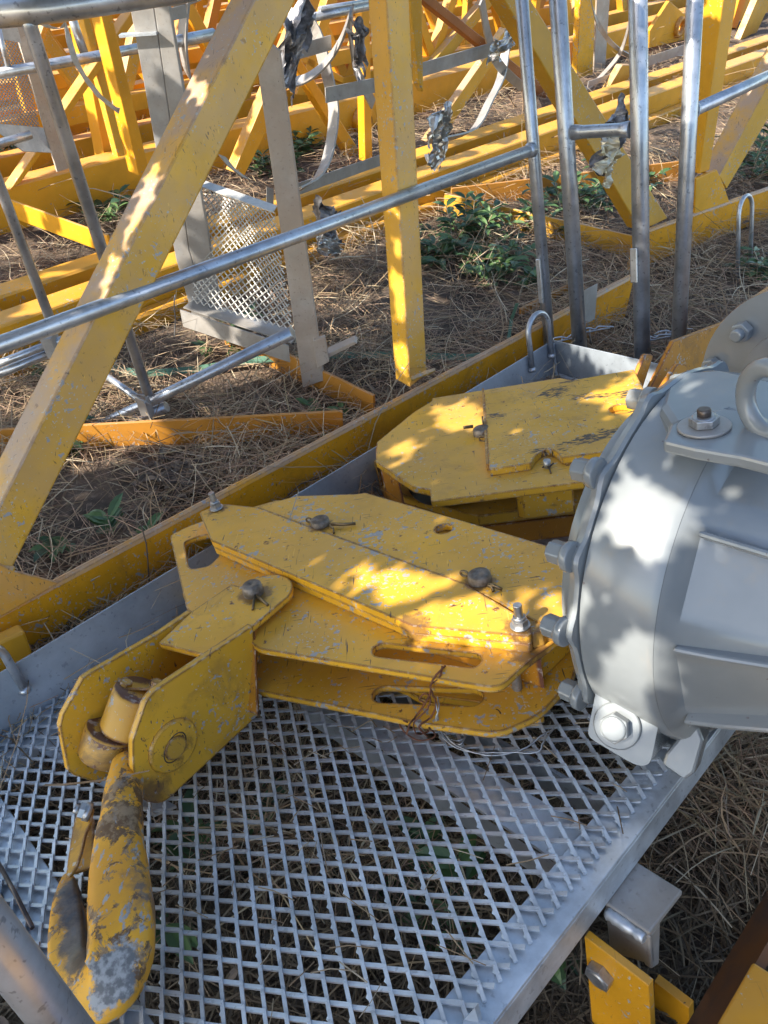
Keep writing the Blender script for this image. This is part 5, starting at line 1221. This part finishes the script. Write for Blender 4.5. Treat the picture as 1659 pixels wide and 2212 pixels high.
def canopy():
    dg = bpy.context.evaluated_depsgraph_get(); e1 = SUN.cross(UP).normalized(); e2 = SUN.cross(e1).normalized()
    def hit(u, v):
        ok, p, *_ = scn.ray_cast(dg, CAM, ray(u, v).normalized()); return p if ok else G(u, v, 0)
    def ab(p): return (p.dot(e1), p.dot(e2))
    CS = .05; fg, bgd = {}, {}; FAR = set()
    for u in range(-60, 1720, 22):
        for v in range(20, 2230, 22):
            ok, p, *_ = scn.ray_cast(dg, CAM, ray(u, v).normalized())
            if not ok: continue
            a, b_ = ab(p); k = (round(a/CS), round(b_/CS))
            ch = v > 1290-.53*u - 60
            (fg if ch else bgd)[k] = 1
            if v < 300 and (p-CAM).length > 3.6: FAR |= {(k[0]+a_, k[1]+c_) for a_ in (-2, -1, 0, 1, 2) for c_ in (-2, -1, 0, 1, 2)}
    F2 = set()
    for (i, j) in fg:
        for di in range(-2, 3):
            for dj in range(-2, 3): F2.add((i+di, j+dj))
    holes = [[(768, 1228), (900, 1232), (1000, 1262), (830, 1318)], [(850, 1335), (1050, 1276), (1160, 1340), (1160, 1400), (900, 1392)], [(1165, 1285), (1228, 1318), (1228, 1345), (1175, 1330)],
             [(1338, 1029), (1437, 1049), (1519, 1102), (1503, 1174), (1388, 1210), (1290, 1138)], [(1240, 1262), (1292, 1300), (1252, 1365), (1262, 1480), (1240, 1400)],
             [(1362, 1350), (1430, 1394), (1430, 1463), (1405, 1570), (1355, 1610), (1290, 1590), (1290, 1490), (1318, 1400)],
             [(1300, 745), (1490, 800), (1490, 840), (1400, 830), (1300, 800)], [(930, 880), (1030, 870), (1045, 920), (960, 930)], [(1250, 865), (1390, 830), (1390, 880), (1300, 870)], [(840, 970), (900, 950), (890, 1000)],
             [(300, 420), (345, 360), (330, 440), (250, 560), (280, 500)], [(180, 660), (235, 540), (260, 560), (200, 690)], [(846, 590), (866, 590), (880, 700), (855, 690)], [(852, 740), (878, 745), (884, 800), (862, 800)], [(840, 440), (866, 440), (866, 560), (846, 540)], [(1380, 480), (1400, 480), (1400, 520), (1380, 520)],
             [(560, 1200), (700, 1200), (700, 1235), (600, 1240)]]
    H = []
    for h in holes[:-1]: H.append([ab(hit(*q)) for q in h])
    def inpoly(x, y, P):
        c = False; j = len(P)-1
        for i in range(len(P)):
            if ((P[i][1] > y) != (P[j][1] > y)) and x < (P[j][0]-P[i][0])*(y-P[i][1])/(P[j][1]-P[i][1])+P[i][0]: c = not c
            j = i
        return c
    def dseg(x, y, a, b_):
        dx, dy = b_[0]-a[0], b_[1]-a[1]; L = dx*dx+dy*dy; t = max(0, min(1, ((x-a[0])*dx+(y-a[1])*dy)/L)) if L else 0
        return math.hypot(x-a[0]-t*dx, y-a[1]-t*dy)
    def blocked(x, y, m):
        for P in H:
            if inpoly(x, y, P) or min(dseg(x, y, P[i-1], P[i]) for i in range(len(P))) < m: return True
        return False
    r_ = random.Random(11); b = MB(); cnt = 0
    def leaf(x, y, L, W):
        nonlocal cnt
        z = r_.uniform(1.62, 2.05); p = e1*x+e2*y; p = p+SUN*((z-p.z)/SUN.z)
        if p.y > -.4+abs(p.x)*.2 and z < 1.6: return
        an = r_.uniform(0, 6.28); d = (e1*math.cos(an)+e2*math.sin(an)+SUN*r_.uniform(-.45, .45)).normalized(); s = d.cross(SUN).normalized()
        b.add([p-d*L*.5, p-d*L*.15+s*W, p+d*L*.25+s*W*.8, p+d*L*.5, p+d*L*.25-s*W*.8, p-d*L*.15-s*W], [[0, 1, 2, 3], [0, 3, 4, 5]]); cnt += 1
    for (i, j) in F2:
        for k in range(7):
            x = (i+r_.uniform(-.5, .5))*CS; y = (j+r_.uniform(-.5, .5))*CS
            if r_.random() < .8:
                if not blocked(x, y, .036): leaf(x, y, .075, .026)
                else:
                    for _ in range(3):
                        x = (i+r_.uniform(-.5, .5))*CS; y = (j+r_.uniform(-.5, .5))*CS
                        if not blocked(x, y, .004): leaf(x, y, .032, .012)
    # the rest of the crown: clumps with gaps
    from mathutils import noise as mn
    ks = list(bgd); i0, i1 = min(k[0] for k in ks), max(k[0] for k in ks); j0, j1 = min(k[1] for k in ks), max(k[1] for k in ks)
    for i in range(i0-20, i1+20):
        for j in range(j0-20, j1+20):
            if (i, j) in F2: continue
            nv = mn.noise(Vector((i*.30, j*.30, 3.3)))*.6+mn.noise(Vector((i*.8, j*.8, 1.3)))*.5
            if nv > (0.24 if (i, j) in FAR else 0.04):
                for k in range(2):
                    x = (i+r_.uniform(-.5, .5))*CS; y = (j+r_.uniform(-.5, .5))*CS
                    if not blocked(x, y, .035): leaf(x, y, .10, .028)
    base = Vector((-5.2, -3.2, 0)); t = thing('unseen_shade_tree', base, 'leafy tree overhanging the yard from the left, out of the frame, its leaf gaps shaped for the dappled shade', 'tree')
    b.build('crown', 'canopy_leaf', t, fix=False)
    k = MB(); k.tube([base-UP*.1, base+UP*1.0+Vector((.1, .1, 0)), base+UP*2.2+Vector((.4, .2, 0)), base+UP*2.9+Vector((1.2, .8, 0))], 0, 12, rr=[.24, .19, .15, .08])
    for an in range(7):
        v = Vector((math.cos(an*.5-.6), math.sin(an*.5-.6), .12)); k.tube([base+UP*2.2+Vector((.4, .2, 0)), base+UP*2.4+v*1.6, base+UP*2.3+v*3.6], 0, 8, rr=[.07, .045, .015])
    k.build('trunk', 'bark', t); print('canopy leaves', cnt)
canopy()

for o in bpy.data.objects:
    if '_o' in o: del o['_o']
